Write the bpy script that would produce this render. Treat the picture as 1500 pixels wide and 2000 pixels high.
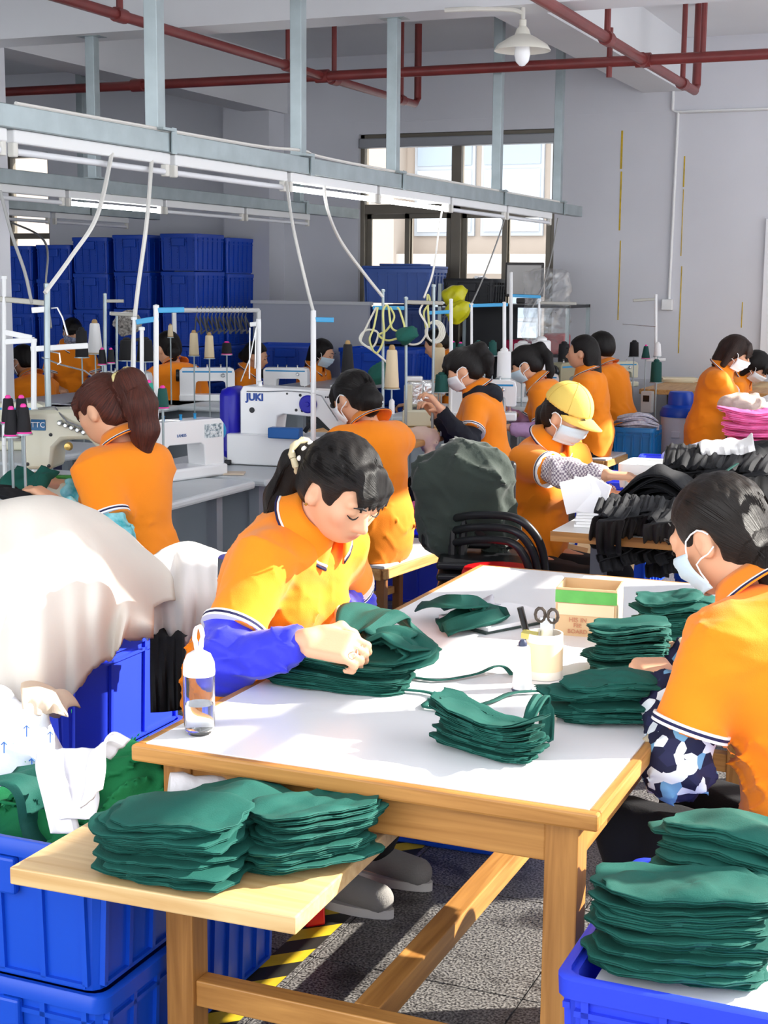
import bpy, math, random
import numpy as np
from mathutils import Vector, Matrix, Euler
random.seed(7); RNG = np.random.default_rng(7)
scn = bpy.context.scene
for o in list(bpy.data.objects): bpy.data.objects.remove(o)
COL = scn.collection
PI = math.pi
def lin(h):
    h = h.lstrip('#'); c = [int(h[i:i+2], 16)/255 for i in (0, 2, 4)]
    return [x/12.92 if x <= .04045 else ((x+.055)/1.055)**2.4 for x in c]
# ------------------------------------------------------------------ camera
FPX, YAW, PITCH, ROLL, CH = 2888.0, .4, .15586, .00844, 1.65
_f = np.array([-math.sin(YAW)*math.cos(PITCH), math.cos(YAW)*math.cos(PITCH), -math.sin(PITCH)])
_r = np.array([math.cos(YAW), math.sin(YAW), 0.]); _u = np.cross(_r, _f)
RT = math.cos(ROLL)*_r+math.sin(ROLL)*_u; UP = -math.sin(ROLL)*_r+math.cos(ROLL)*_u
cd = bpy.data.cameras.new('camera'); cam = bpy.data.objects.new('camera', cd); COL.objects.link(cam)
cd.sensor_fit = 'VERTICAL'; cd.sensor_height = 36; cd.lens = 36*FPX/2000; cd.clip_start = .05; cd.clip_end = 200
cam.matrix_world = Matrix(((RT[0], UP[0], -_f[0], 0), (RT[1], UP[1], -_f[1], 0), (RT[2], UP[2], -_f[2], CH), (0, 0, 0, 1)))
scn.camera = cam
# ------------------------------------------------------------------ light
w = bpy.data.worlds.new('sky'); scn.world = w; w.use_nodes = True
bg = w.node_tree.nodes['Background']; bg.inputs[0].default_value = (.93, .96, 1, 1); bg.inputs[1].default_value = 1.7
sun = bpy.data.lights.new('sun', 'SUN'); sun.energy = 5.5; sun.angle = .012; sun.color = (1, .95, .86)
so = bpy.data.objects.new('sun', sun); COL.objects.link(so)
AZ, EL = math.radians(33), math.radians(31)
so.rotation_euler = Vector((-math.cos(AZ)*math.cos(EL), -math.sin(AZ)*math.cos(EL), -math.sin(EL))).to_track_quat('-Z', 'Y').to_euler()
so.location = (4, 4, 5)
vs = scn.view_settings; vs.view_transform = 'Standard'; vs.look = 'None'; vs.gamma = 1; vs.use_curve_mapping = False; vs.exposure = 1.15
scn.cycles.max_bounces = 8; scn.cycles.diffuse_bounces = 5; scn.cycles.sample_clamp_indirect = 6; scn.cycles.use_denoising = True
scn.cycles.caustics_reflective = False; scn.cycles.caustics_refractive = False
# ------------------------------------------------------------------ photo pixel -> point in the room
CO = np.array([0, 0, CH])
def ray(x, y): return _f+RT*(x-750)/FPX+UP*(1000-y)/FPX
def Wd(x, y, d): return CO+ray(x, y)*d
def Zp(x, y, z): d = ray(x, y); return CO+d*((z-CH)/d[2])
def Yp(x, y, Y): d = ray(x, y); return CO+d*(Y/d[1])
def Xp(x, y, X): d = ray(x, y); return CO+d*(X/d[0])
# ------------------------------------------------------------------ materials
MT = {}
def mat(name, col='#888888', rough=.6, metal=0, var=0, vs=6, bump=0, bs=60, spec=.5, trans=0, emit=0, stretch=None, ior=1.45, alpha=1, coat=0, vcol=None, col2=None, sheen=0, detail=4):
    if name in MT: return MT[name]
    m = bpy.data.materials.new(name); m.use_nodes = True; nt = m.node_tree; N = nt.nodes; L = nt.links
    b = N['Principled BSDF']; c = lin(col)+[1]
    b.inputs['Base Color'].default_value = c; b.inputs['Roughness'].default_value = rough; b.inputs['Metallic'].default_value = metal
    b.inputs['Specular IOR Level'].default_value = spec; b.inputs['Transmission Weight'].default_value = trans; b.inputs['IOR'].default_value = ior
    b.inputs['Alpha'].default_value = alpha; b.inputs['Coat Weight'].default_value = coat; b.inputs['Sheen Weight'].default_value = sheen
    if emit: b.inputs['Emission Color'].default_value = c; b.inputs['Emission Strength'].default_value = emit
    tc = N.new('ShaderNodeTexCoord'); mp = N.new('ShaderNodeMapping'); L.new(tc.outputs['Object'], mp.inputs[0])
    if stretch: mp.inputs['Scale'].default_value = stretch
    if var or col2:
        n = N.new('ShaderNodeTexNoise'); n.inputs['Scale'].default_value = vs; n.inputs['Detail'].default_value = detail; L.new(mp.outputs[0], n.inputs['Vector'])
        r = N.new('ShaderNodeValToRGB'); L.new(n.outputs['Fac'], r.inputs[0])
        c2 = lin(col2)+[1] if col2 else [x*(1-var) for x in c[:3]]+[1]
        r.color_ramp.elements[0].position = .35; r.color_ramp.elements[1].position = .68
        r.color_ramp.elements[0].color = c2; r.color_ramp.elements[1].color = c
        L.new(r.outputs[0], b.inputs['Base Color'])
    if vcol:
        a = N.new('ShaderNodeAttribute'); a.attribute_name = vcol; mx = N.new('ShaderNodeMix'); mx.data_type = 'RGBA'; mx.blend_type = 'MULTIPLY'
        mx.inputs[0].default_value = 1; mx.inputs[6].default_value = c; L.new(a.outputs['Color'], mx.inputs[7]); L.new(mx.outputs[2], b.inputs['Base Color'])
    if bump:
        n = N.new('ShaderNodeTexNoise'); n.inputs['Scale'].default_value = bs; n.inputs['Detail'].default_value = 3; L.new(mp.outputs[0], n.inputs['Vector'])
        bp = N.new('ShaderNodeBump'); bp.inputs['Strength'].default_value = bump; bp.inputs['Distance'].default_value = .01; L.new(n.outputs['Fac'], bp.inputs['Height']); L.new(bp.outputs[0], b.inputs['Normal'])
    MT[name] = m; return m
def wood(name, c1, c2, axis=0, rough=.45, scale=1):
    if name in MT: return MT[name]
    m = mat(name, c1, rough); nt = m.node_tree; N = nt.nodes; L = nt.links; b = N['Principled BSDF']
    tc = N.new('ShaderNodeTexCoord'); mp = N.new('ShaderNodeMapping'); s = [22*scale]*3; s[axis] = 1.2*scale; mp.inputs['Scale'].default_value = s
    n = N.new('ShaderNodeTexNoise'); n.inputs['Scale'].default_value = 2.2; n.inputs['Detail'].default_value = 6; n.inputs['Distortion'].default_value = .6
    r = N.new('ShaderNodeValToRGB'); r.color_ramp.elements[0].position = .3; r.color_ramp.elements[1].position = .7
    r.color_ramp.elements[0].color = lin(c2)+[1]; r.color_ramp.elements[1].color = lin(c1)+[1]
    L.new(tc.outputs['Object'], mp.inputs[0]); L.new(mp.outputs[0], n.inputs['Vector']); L.new(n.outputs['Fac'], r.inputs[0]); L.new(r.outputs[0], b.inputs['Base Color'])
    bp = N.new('ShaderNodeBump'); bp.inputs['Strength'].default_value = .15; bp.inputs['Distance'].default_value = .004; L.new(n.outputs['Fac'], bp.inputs['Height']); L.new(bp.outputs[0], b.inputs['Normal'])
    return m
# ------------------------------------------------------------------ objects
def tag(o, label=None, cat=None, group=None, kind=None):
    if label: o['label'] = label
    if cat: o['category'] = cat
    if group: o['group'] = group
    if kind: o['kind'] = kind
    return o
def thing(name, label, cat, loc=(0, 0, 0), rz=0, group=None, kind=None):
    o = bpy.data.objects.new(name, None); COL.objects.link(o); o.location = [float(v) for v in loc]; o.rotation_euler = (0, 0, rz); o.empty_display_size = .1
    return tag(o, label, cat, group, kind)
def mesh_np(name, V, Fq):
    me = bpy.data.meshes.new(name); V = np.asarray(V, np.float32)
    me.vertices.add(len(V)); me.vertices.foreach_set('co', V.ravel())
    if isinstance(Fq, np.ndarray):
        n = Fq.shape[1]; me.loops.add(Fq.size); me.loops.foreach_set('vertex_index', Fq.astype(np.int32).ravel())
        me.polygons.add(len(Fq)); me.polygons.foreach_set('loop_start', np.arange(0, Fq.size, n, dtype=np.int32)); me.polygons.foreach_set('loop_total', np.full(len(Fq), n, np.int32))
        me.update(calc_edges=True)
    else:
        me.clear_geometry(); me.from_pydata([tuple(map(float, v)) for v in V], [], Fq); me.update()
    return me
def link(name, me, m, parent=None, world=False, smooth=True, bevel=0, solid=0, sub=0, angle=None):
    o = bpy.data.objects.new(name, me); COL.objects.link(o)
    if m: 
        me.materials.clear(); me.materials.append(m)
    if smooth and len(me.polygons): me.polygons.foreach_set('use_smooth', np.ones(len(me.polygons), bool))
    if parent is not None:
        o.parent = parent
        if world: o.matrix_parent_inverse = wmat(parent).inverted()
    if solid: md = o.modifiers.new('s', 'SOLIDIFY'); md.thickness = solid; md.offset = 0
    if bevel: md = o.modifiers.new('b', 'BEVEL'); md.width = bevel; md.segments = 2; md.limit_method = 'ANGLE'; md.angle_limit = .6; md.harden_normals = False
    if sub: md = o.modifiers.new('u', 'SUBSURF'); md.levels = sub; md.render_levels = sub
    if angle: 
        try: me.set_sharp_from_angle(angle=angle)
        except Exception: pass
    return o
def wmat(o):
    M = Matrix.LocRotScale(o.location, o.rotation_euler, o.scale)
    if o.parent: M = wmat(o.parent) @ o.matrix_parent_inverse @ M
    return M
def dup(root, loc=None, rz=None, label=None, group=None, parent=None):
    c = root.copy(); COL.objects.link(c)
    if parent: c.parent = parent
    if loc is not None: c.location = [float(v) for v in loc]
    if rz is not None: c.rotation_euler = (0, 0, rz)
    if label: c['label'] = label
    if group: c['group'] = group
    for ch in root.children: dup(ch, parent=c)
    return c
class MB:
    def __init__(s): s.v = []; s.f = []
    def add(s, V, Fq):
        b = len(s.v); s.v += [tuple(map(float, p)) for p in V]; s.f += [tuple(b+int(i) for i in q) for q in Fq]; return s
    def box(s, c, d, R=None, taper=1):
        x, y, z = [k/2 for k in d]; P = [(-x, -y, -z), (x, -y, -z), (x, y, -z), (-x, y, -z), (-x*taper, -y*taper, z), (x*taper, -y*taper, z), (x*taper, y*taper, z), (-x*taper, y*taper, z)]
        if R is not None: P = [R @ Vector(p) for p in P]
        return s.add([(p[0]+c[0], p[1]+c[1], p[2]+c[2]) for p in P], [(0, 3, 2, 1), (4, 5, 6, 7), (0, 1, 5, 4), (1, 2, 6, 5), (2, 3, 7, 6), (3, 0, 4, 7)])
    def bb(s, lo, hi): return s.box([(a+b)/2 for a, b in zip(lo, hi)], [b-a for a, b in zip(lo, hi)])
    def beam(s, a, b, wx, wz, upv=(0, 0, 1)):
        a = Vector(a); b = Vector(b); d = b-a; y = d.normalized(); u = Vector(upv); x = y.cross(u)
        if x.length < 1e-4: x = y.cross(Vector((1, 0, 0)))
        x.normalize(); z = x.cross(y); R = Matrix((x, y, z)).transposed()
        return s.box((a+b)/2, (wx, d.length, wz), R)
    def tube(s, pts, r, n=8, cap=True):
        P = [Vector([float(k) for k in p]) for p in pts]; m = len(P); rs = r if hasattr(r, '__len__') else [r]*m; V = []; prev = None
        for i, p in enumerate(P):
            t = (P[min(i+1, m-1)]-P[max(i-1, 0)]).normalized()
            if prev is None: x = t.orthogonal().normalized()
            else: x = (prev-t*prev.dot(t)); x = x.normalized() if x.length > 1e-6 else t.orthogonal().normalized()
            prev = x; y = t.cross(x)
            for k in range(n): a = 2*PI*k/n; V.append(p+(x*math.cos(a)+y*math.sin(a))*rs[i])
        Fq = [(i*n+k, i*n+(k+1) % n, (i+1)*n+(k+1) % n, (i+1)*n+k) for i in range(m-1) for k in range(n)]
        if cap: Fq += [tuple(range(n-1, -1, -1)), tuple((m-1)*n+k for k in range(n))]
        return s.add(V, Fq)
    def lathe(s, prof, c=(0, 0, 0), n=20, R=None, cap=True):
        V = []
        for r, z in prof:
            for k in range(n):
                a = 2*PI*k/n; p = Vector((r*math.cos(a), r*math.sin(a), z)); p = R @ p if R is not None else p; V.append(p+Vector([float(q) for q in c]))
        m = len(prof); Fq = [(i*n+k, i*n+(k+1) % n, (i+1)*n+(k+1) % n, (i+1)*n+k) for i in range(m-1) for k in range(n)]
        if cap: Fq += [tuple(range(n-1, -1, -1)), tuple((m-1)*n+k for k in range(n))]
        return s.add(V, Fq)
    def grid(s, fn, nu, nv, closeu=False):
        V = [fn(i/(nu if closeu else nu-1), j/(nv-1)) for j in range(nv) for i in range(nu)]
        return s.add(V, [(j*nu+i, j*nu+(i+1) % nu, (j+1)*nu+(i+1) % nu, (j+1)*nu+i) for j in range(nv-1) for i in range(nu if closeu else nu-1)])
    def prism(s, pts, h0, h1, axis=2):
        n = len(pts)
        def P(a, b, h): return ((a, b, h), (a, h, b), (h, a, b))[0 if axis == 2 else 1 if axis == 1 else 2]
        V = [P(a, b, h0) for a, b in pts]+[P(a, b, h1) for a, b in pts]
        return s.add(V, [tuple(range(n-1, -1, -1)), tuple(range(n, 2*n))]+[(i, (i+1) % n, n+(i+1) % n, n+i) for i in range(n)])
    def build(s, name, m, parent=None, **k):
        me = bpy.data.meshes.new(name); me.from_pydata(s.v, [], s.f); me.update()
        import bmesh
        bm = bmesh.new(); bm.from_mesh(me); bmesh.ops.recalc_face_normals(bm, faces=bm.faces); bm.to_mesh(me); bm.free()
        k.setdefault('smooth', True)
        o = link(name, me, m, parent, **k)
        if k['smooth'] and not k.get('sub'):
            try: me.set_sharp_from_angle(angle=.7)
            except Exception: pass
        return o
def rotz(a): return Matrix.Rotation(a, 3, 'Z')
def bez(pts, n=24):
    P = [np.array(p, float) for p in pts]; P = [2*P[0]-P[1]]+P+[2*P[-1]-P[-2]]; out = []
    m = len(P)-3
    for i in range(m):
        k = max(2, n//m)
        for j in range(k):
            t = j/k; a, b, c, d = P[i:i+4]; out.append(.5*((2*b)+(-a+c)*t+(2*a-5*b+4*c-d)*t*t+(-a+3*b-3*c+d)*t**3))
    out.append(P[-2]); return out
def text(name, body, size, m, loc, rot, parent=None, world=True, ext=.0008, bold=0):
    cu = bpy.data.curves.new(name, 'FONT'); cu.body = body; cu.size = size; cu.extrude = ext; cu.offset = bold; cu.align_x = 'CENTER'; cu.align_y = 'CENTER'
    t = bpy.data.objects.new('t', cu); COL.objects.link(t); bpy.context.view_layer.update()
    me = bpy.data.meshes.new_from_object(t.evaluated_get(bpy.context.evaluated_depsgraph_get())); bpy.data.objects.remove(t); bpy.data.curves.remove(cu)
    R = rot if isinstance(rot, Matrix) else Euler(rot).to_matrix()
    me.transform(Matrix.Translation([float(v) for v in loc]) @ R.to_4x4())
    return link(name, me, m, parent, world=world, smooth=False)
# ------------------------------------------------------------------ signed-distance modelling (numpy) + surface nets
def cap(a, b, ra, rb=None):
    a = np.array(a, float); b = np.array(b, float); rb = ra if rb is None else rb; ba = b-a; q = max(float(ba@ba), 1e-9); R = max(ra, rb)
    def fn(P): t = np.clip(((P-a)@ba)/q, 0, 1); return np.linalg.norm(P-a-t[..., None]*ba, axis=-1)-(ra+(rb-ra)*t)
    return fn, np.minimum(a, b)-R, np.maximum(a, b)+R
def cone(a, b, ra, rb):
    a = np.array(a, float); b = np.array(b, float); ba = b-a; Ln = np.linalg.norm(ba); u = ba/Ln; R = max(ra, rb)
    def fn(P):
        s = (P-a)@u; rad = np.linalg.norm(P-a-s[..., None]*u, axis=-1); t = np.clip(s/Ln, 0, 1)
        return np.maximum(rad-(ra+(rb-ra)*t), np.abs(s-Ln/2)-Ln/2)
    return fn, np.minimum(a, b)-R, np.maximum(a, b)+R
def ell(c, r, R=None):
    c = np.array(c, float); r = np.array(r, float); M = np.array(R) if R is not None else None; e = np.full(3, r.max()) if M is not None else r
    def fn(P):
        p = P-c
        if M is not None: p = p@M
        k0 = np.linalg.norm(p/r, axis=-1); k1 = np.linalg.norm(p/(r*r), axis=-1); return k0*(k0-1)/np.maximum(k1, 1e-6)
    return fn, c-e, c+e
def rbox(c, h, R=None, rr=.01):
    c = np.array(c, float); h = np.array(h, float); M = np.array(R) if R is not None else None; e = np.full(3, np.linalg.norm(h)) if M is not None else h
    def fn(P):
        p = P-c
        if M is not None: p = p@M
        q = np.abs(p)-(h-rr); return np.linalg.norm(np.maximum(q, 0), axis=-1)+np.minimum(q.max(-1), 0)-rr
    return fn, c-e, c+e
def axis_pts(lo, hi, h, fine=(), hf=None):
    xs = [lo]
    while xs[-1] < hi:
        x = xs[-1]; st = h
        for a, b in fine:
            if a-h < x < b: st = hf
        xs.append(x+st)
    return np.array(xs)
class Vol:
    def __init__(s, lo, hi, h, fine=None, hf=None):
        fine = fine or [(), (), ()]; s.ax = [axis_pts(lo[i], hi[i], h, fine[i], hf) for i in range(3)]; s.V = np.full([len(a) for a in s.ax], .06, np.float32)
    def _sl(s, lo, hi, m):
        out = []
        for i in range(3):
            a = max(0, np.searchsorted(s.ax[i], lo[i]-m)-1); b = min(len(s.ax[i]), np.searchsorted(s.ax[i], hi[i]+m)+1)
            if b-a < 1: return None
            out.append(slice(a, b))
        return tuple(out)
    def pts(s, sl): return np.stack(np.meshgrid(*[s.ax[i][sl[i]] for i in range(3)], indexing='ij'), -1)
    def add(s, prim, k=.02, off=0, m=.06):
        fn, lo, hi = prim; sl = s._sl(lo-off, hi+off, m)
        if sl is None: return s
        d = fn(s.pts(sl))-off; a = s.V[sl]; h = np.maximum(k-np.abs(a-d), 0)/k; s.V[sl] = np.minimum(a, d)-h*h*k/4; return s
    def sub(s, prim, k=.01, off=0):
        fn, lo, hi = prim; sl = s._sl(lo-off, hi+off, .03)
        if sl is None: return s
        d = -(fn(s.pts(sl))-off); a = s.V[sl]; h = np.maximum(k-np.abs(a-d), 0)/k; s.V[sl] = np.maximum(a, d)+h*h*k/4; return s
    def cut(s, fn):          # keep where fn(P) < 0
        s.V = np.maximum(s.V, fn(s.pts((slice(None),)*3))).astype(np.float32); return s
    def warp(s, fn): 
        s.V = (s.V+fn(s.pts((slice(None),)*3))).astype(np.float32); return s
    def mesh(s):
        V = s.V; S = V < 0; nx, ny, nz = V.shape; cnt = np.zeros((nx-1, ny-1, nz-1), np.int8)
        C = [(a, b, c) for a in (0, 1) for b in (0, 1) for c in (0, 1)]
        for a, b, c in C: cnt += S[a:nx-1+a, b:ny-1+b, c:nz-1+c]
        I = np.argwhere((cnt > 0) & (cnt < 8)); idx = np.full(cnt.shape, -1, np.int64); idx[tuple(I.T)] = np.arange(len(I))
        cv = {q: V[I[:, 0]+q[0], I[:, 1]+q[1], I[:, 2]+q[2]] for q in C}; acc = np.zeros((len(I), 3)); num = np.zeros(len(I))
        for q in C:
            for ax in range(3):
                if q[ax] == 0:
                    q2 = list(q); q2[ax] = 1; q2 = tuple(q2); a, b = cv[q], cv[q2]; mk = (a < 0) != (b < 0); t = np.where(mk, a/np.where(mk, a-b, 1), 0)
                    p = np.tile(np.array(q, float), (len(I), 1)); p[:, ax] = t; acc += p*mk[:, None]; num += mk
        fr = acc/np.maximum(num, 1)[:, None]
        P = np.stack([s.ax[i][I[:, i]]+fr[:, i]*(s.ax[i][I[:, i]+1]-s.ax[i][I[:, i]]) for i in range(3)], -1)
        Q = []
        for ax in range(3):
            o1, o2 = [(1, 2), (2, 0), (0, 1)][ax]; sl0 = [slice(1, -1)]*3; sl1 = [slice(1, -1)]*3; sl0[ax] = slice(0, -1); sl1[ax] = slice(1, None)
            A = S[tuple(sl0)]; B = S[tuple(sl1)]; E = np.argwhere(A != B); fl = A[tuple(E.T)]; base = E+1; base[:, ax] = E[:, ax]
            def cell(d1, d2): q = base.copy(); q[:, o1] += d1; q[:, o2] += d2; return idx[q[:, 0], q[:, 1], q[:, 2]]
            q = np.stack([cell(-1, -1), cell(0, -1), cell(0, 0), cell(-1, 0)], -1); q[~fl] = q[~fl][:, ::-1]; Q.append(q)
        Q = np.concatenate(Q); return P, Q[(Q >= 0).all(1)]
def folds(amp, freq, seed, dirs=6, aniso=(1, 1, 1)):
    r = np.random.default_rng(seed); K = r.normal(size=(dirs, 3))*np.array(aniso); K = K/np.linalg.norm(K, axis=1)[:, None]*freq*r.uniform(.5, 1.6, (dirs, 1)); ph = r.uniform(0, 6.28, dirs)
    def fn(P):
        s = 0
        for i in range(dirs):
            q = P@K[i]+ph[i]+.6*np.sin(P@K[(i+1) % dirs]*.5+ph[i]); s = s+np.sin(q)
        return amp*s/math.sqrt(dirs)
    return fn
# ------------------------------------------------------------------ setting
YW, ZC, XR, XL = 13.3, 3.75, .95, -11.5
Mwall = mat('wall_paint', '#d9dae0', .75, var=.06, vs=1.2, bump=.05, bs=25)
Mceil = mat('ceiling_paint', '#dcdde0', .8, var=.04, vs=1)
Mfloor = mat('granite', '#8e8e90', .42, bump=.05, bs=200, var=0)
def granite():
    m = Mfloor; nt = m.node_tree; N = nt.nodes; L = nt.links; b = N['Principled BSDF']; tc = N.new('ShaderNodeTexCoord')
    g = N.new('ShaderNodeNewGeometry')
    n = N.new('ShaderNodeTexNoise'); n.inputs['Scale'].default_value = 160; n.inputs['Detail'].default_value = 3; L.new(g.outputs['Position'], n.inputs['Vector'])
    r = N.new('ShaderNodeValToRGB'); r.color_ramp.elements[0].position = .4; r.color_ramp.elements[1].position = .62; r.color_ramp.elements[0].color = lin('#2b2929')+[1]; r.color_ramp.elements[1].color = lin('#8f8c88')+[1]
    n2 = N.new('ShaderNodeTexNoise'); n2.inputs['Scale'].default_value = 7; n2.inputs['Detail'].default_value = 5; L.new(g.outputs['Position'], n2.inputs['Vector'])
    r2 = N.new('ShaderNodeValToRGB'); r2.color_ramp.elements[0].position = .33; r2.color_ramp.elements[1].position = .47; r2.color_ramp.elements[0].color = (.35, .33, .33, 1); r2.color_ramp.elements[1].color = (1, 1, 1, 1)
    mx = N.new('ShaderNodeMix'); mx.data_type = 'RGBA'; mx.blend_type = 'MULTIPLY'; mx.inputs[0].default_value = 1
    L.new(n.outputs['Fac'], r.inputs[0]); L.new(n2.outputs['Fac'], r2.inputs[0]); L.new(r.outputs[0], mx.inputs[6]); L.new(r2.outputs[0], mx.inputs[7]); L.new(mx.outputs[2], b.inputs['Base Color'])
granite()
def struct(name, mb, m, parent=None, **k):
    k.setdefault('smooth', False); o = mb.build(name, m, parent, **k)
    if parent is None: o['kind'] = 'structure'
    return o
floor = struct('floor', MB().bb((XL, -4, -.2), (XR+.2, YW+.2, -.004)), mat('grout', '#3c3c3e', .8))
TS = .535
tile0 = MB().bb((-TS/2+.0025, -TS/2+.0025, -.01), (TS/2-.0025, TS/2-.0025, 0)).build('tile', Mfloor, floor, smooth=False)
ty0 = 3.63; tx0 = -1.485; first = True
for i in range(-14, 5):
    for j in range(-5, 18):
        p = (tx0+(i+.5)*TS, ty0+(j+.5)*TS, 0)
        if first: tile0.location = p; first = False; continue
        dup(tile0, p)
struct('ceiling', MB().bb((XL, -1.5, ZC), (XR+.2, YW+.2, ZC+.2)), Mceil)
ce = bpy.data.objects['ceiling']
for lo, hi in (((-7.0, 8.37, 3.24), (-6.68, YW, ZC)), ((-3.17, 8.37, 3.3), (-2.82, YW, ZC)), ((XL, 8.08, 3.15), (XR, 8.37, ZC)), ((-7.0, -1.4, 3.2), (-6.7, 8.08, ZC)), ((-3.17, -1.4, 3.3), (-2.82, 8.08, ZC)), ((XL, 3.0, 3.2), (XR, 3.3, ZC))):
    struct('beam', MB().bb(lo, hi), Mceil, ce)
# back wall with its window opening
WX0, WX1, WZ0, WZ1 = -5.92, -3.955, 1.02, 3.02
VX0, VX1, VZ0, VZ1 = -10.6, -9.5, 1.2, 2.95
b = MB()
for lo, hi in (((XL, 0), (VX0, ZC)), ((VX0, 0), (VX1, VZ0)), ((VX0, VZ1), (VX1, ZC)), ((VX1, 0), (WX0, ZC)), ((WX0, 0), (WX1, WZ0)), ((WX0, WZ1), (WX1, ZC)), ((WX1, 0), (XR+.2, ZC))):
    b.bb((lo[0], YW, lo[1]), (hi[0], YW+.22, hi[1]))
wb = struct('wall_back', b, Mwall)
MB().bb((XL, YW-.004, 3.13), (XR, YW+.01, 3.145)).build('ledge', Mwall, wb, smooth=False)
struct('column', MB().bb((-7.22, YW-.32, 0), (-6.72, YW+.01, ZC)), Mwall, wb)
struct('wall_column', MB().bb((-7.35, 8.02, 0), (-6.34, 8.42, 3.16)), Mwall)
struct('wall_left', MB().bb((XL-.2, -4, 0), (XL, YW+.2, ZC)), Mwall)
# right wall: band of tall windows that the sun comes through
b = MB().bb((XR, -1.5, 0), (XR+.2, YW+.2, .85)).bb((XR, -1.5, 3.35), (XR+.2, YW+.2, ZC))
for y in (-1.5, 1.0, 5.1, 8.9, 12.7): b.bb((XR, y, .85), (XR+.2, y+.45, 3.35))
wr = struct('wall_right', b, Mwall)
Malu = mat('bronze_aluminium', '#7b7468', .4, .3, var=.1)
for y0, y1 in ((1.45, 5.1), (5.55, 8.9), (9.35, 12.7)):
    wn = MB().bb((XR+.06, y0, .85), (XR+.11, y1, .91)).bb((XR+.06, y0, 3.29), (XR+.11, y1, 3.35)).bb((XR+.06, y0, 2.4), (XR+.11, y1, 2.46))
    n = 4
    for i in range(n+1): yy = y0+(y1-y0-.05)*i/n; wn.bb((XR+.06, yy, .85), (XR+.11, yy+.05, 3.35))
    wn.build('window_frame', Malu, wr, smooth=False)
tag(struct('baseboard_back', MB().bb((-6.7, YW-.02, 0), (XR, YW, .78)), mat('dado_shade_paint', '#cbccd2', .65, var=.06, vs=2)), kind='structure')  # lower wall band, slightly greyer: shade low on the wall painted into its colour
# window_1
def window(name, X0, X1, Z0, Z1, full):
    w1 = thing(name, None, None, (X0, YW, Z0), kind='structure'); Mg = mat('window_glass', '#ffffff', .02, trans=1, ior=1.02, spec=.3)
    wv = 1.0; yf = YW+.1
    def bar(nm, x0, x1, z0, z1, t=.05, y=yf): MB().bb((x0, y-t/2, z0), (x1, y+t/2, z1)).build(nm, Malu, w1, world=True, smooth=False, bevel=.004)
    bar('frame', X0, X1, Z1-.05, Z1, .1); bar('frame', X0, X1, Z0, Z0+.05, .1); bar('frame', X0, X0+.045, Z0, Z1, .1); bar('frame', X1-.045, X1, Z0, Z1, .1)
    if full:
        zt = 2.32; bar('transom', X0, X1, zt-.045, zt+.045, .09); xm = (X0+X1)/2
        bar('mullion', xm-.05, xm+.05, Z0, Z1, .09)
        for a, c in ((X0+.05, xm-.05), (xm+.05, X1-.05)):
            MB().bb((a, yf-.003, zt+.045), (c, yf+.003, Z1-.09)).build('pane', Mg, w1, world=True, smooth=False)
            mid = (a+c)/2
            for q, (p0, p1) in enumerate(((a, mid+.03), (mid-.03, c))):
                s = MB(); yy = yf+(-.02 if q else .02); z0, z1 = Z0+.05, zt-.045
                s.bb((p0, yy-.015, z0), (p0+.045, yy+.015, z1)).bb((p1-.045, yy-.015, z0), (p1, yy+.015, z1)).bb((p0, yy-.015, z1-.045), (p1, yy+.015, z1)).bb((p0, yy-.015, z0), (p1, yy+.015, z0+.05))
                so_ = s.build('sash', Malu, w1, world=True, smooth=False)
                MB().bb((p0+.045, yy-.003, z0+.05), (p1-.045, yy+.003, z1-.045)).build('pane', Mg, so_, world=True, smooth=False)
        MB().bb((X0+.01, YW-.02, Z1-.13), (X1-.01, YW+.07, Z1-.04)).build('roller_shutter_box', mat('grey_metal', '#9a9ca0', .45, .3), w1, world=True, smooth=False, bevel=.01)
        MB().bb((X0-.03, YW-.06, Z0-.04), (X1+.03, YW+.1, Z0)).build('sill', Mwall, w1, world=True, smooth=False, bevel=.005)
    else:
        bar('transom', X0, X1, 2.05, 2.11, .09); bar('mullion', (X0+X1)/2-.03, (X0+X1)/2+.03, Z0, Z1, .09)
        for z0, z1 in ((Z0, 2.05), (2.11, Z1)):
            for a, c in ((X0, (X0+X1)/2), ((X0+X1)/2, X1)): MB().bb((a+.04, yf-.003, z0+.03), (c-.04, yf+.003, z1-.03)).build('pane', Mg, w1, world=True, smooth=False)
    return w1
window('window_1', WX0, WX1, WZ0, WZ1, True); window('window_2', VX0, VX1, VZ0, VZ1, False)
# neighbouring building seen through the glass
nb = thing('neighbouring_building', 'pale cream factory block with window bands seen through the back window', 'building', (-8, 21, 0))
Mcream = mat('cream_render', '#a89c90', .8, var=.06, vs=.6)
MB().bb((-22, 21, -3), (4, 24, 9)).build('facade', Mcream, nb, world=True, smooth=False)
for z in (1.75, 4.0): MB().bb((-8.6, 20.6, z), (2, 21.02, z+.28)).build('floor_slab', mat('slab', '#b5aea6', .7), nb, world=True, smooth=False)
MB().bb((-9.0, 20.5, -3), (-8.55, 21.02, 9)).build('drain_pier', Mcream, nb, world=True, smooth=False)
for z0, z1 in ((.3, 1.6), (2.3, 3.8)):
    for i in range(9):
        x0 = -8.4+i*1.05
        wdw = MB().bb((x0, 20.94, z0), (x0+.95, 21.03, z1)).build('window', mat('far_frame', '#9ea3a8', .5), nb, world=True, smooth=False)
        MB().bb((x0+.05, 20.92, z0+.06), (x0+.9, 20.95, z1-.55)).build('pane', mat('far_glass', '#b4bcc2', .2), wdw, world=True, smooth=False)
        MB().bb((x0+.05, 20.92, z1-.48), (x0+.9, 20.95, z1-.06)).build('pane', mat('far_glass2', '#8e9aa4', .2), wdw, world=True, smooth=False)

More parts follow.
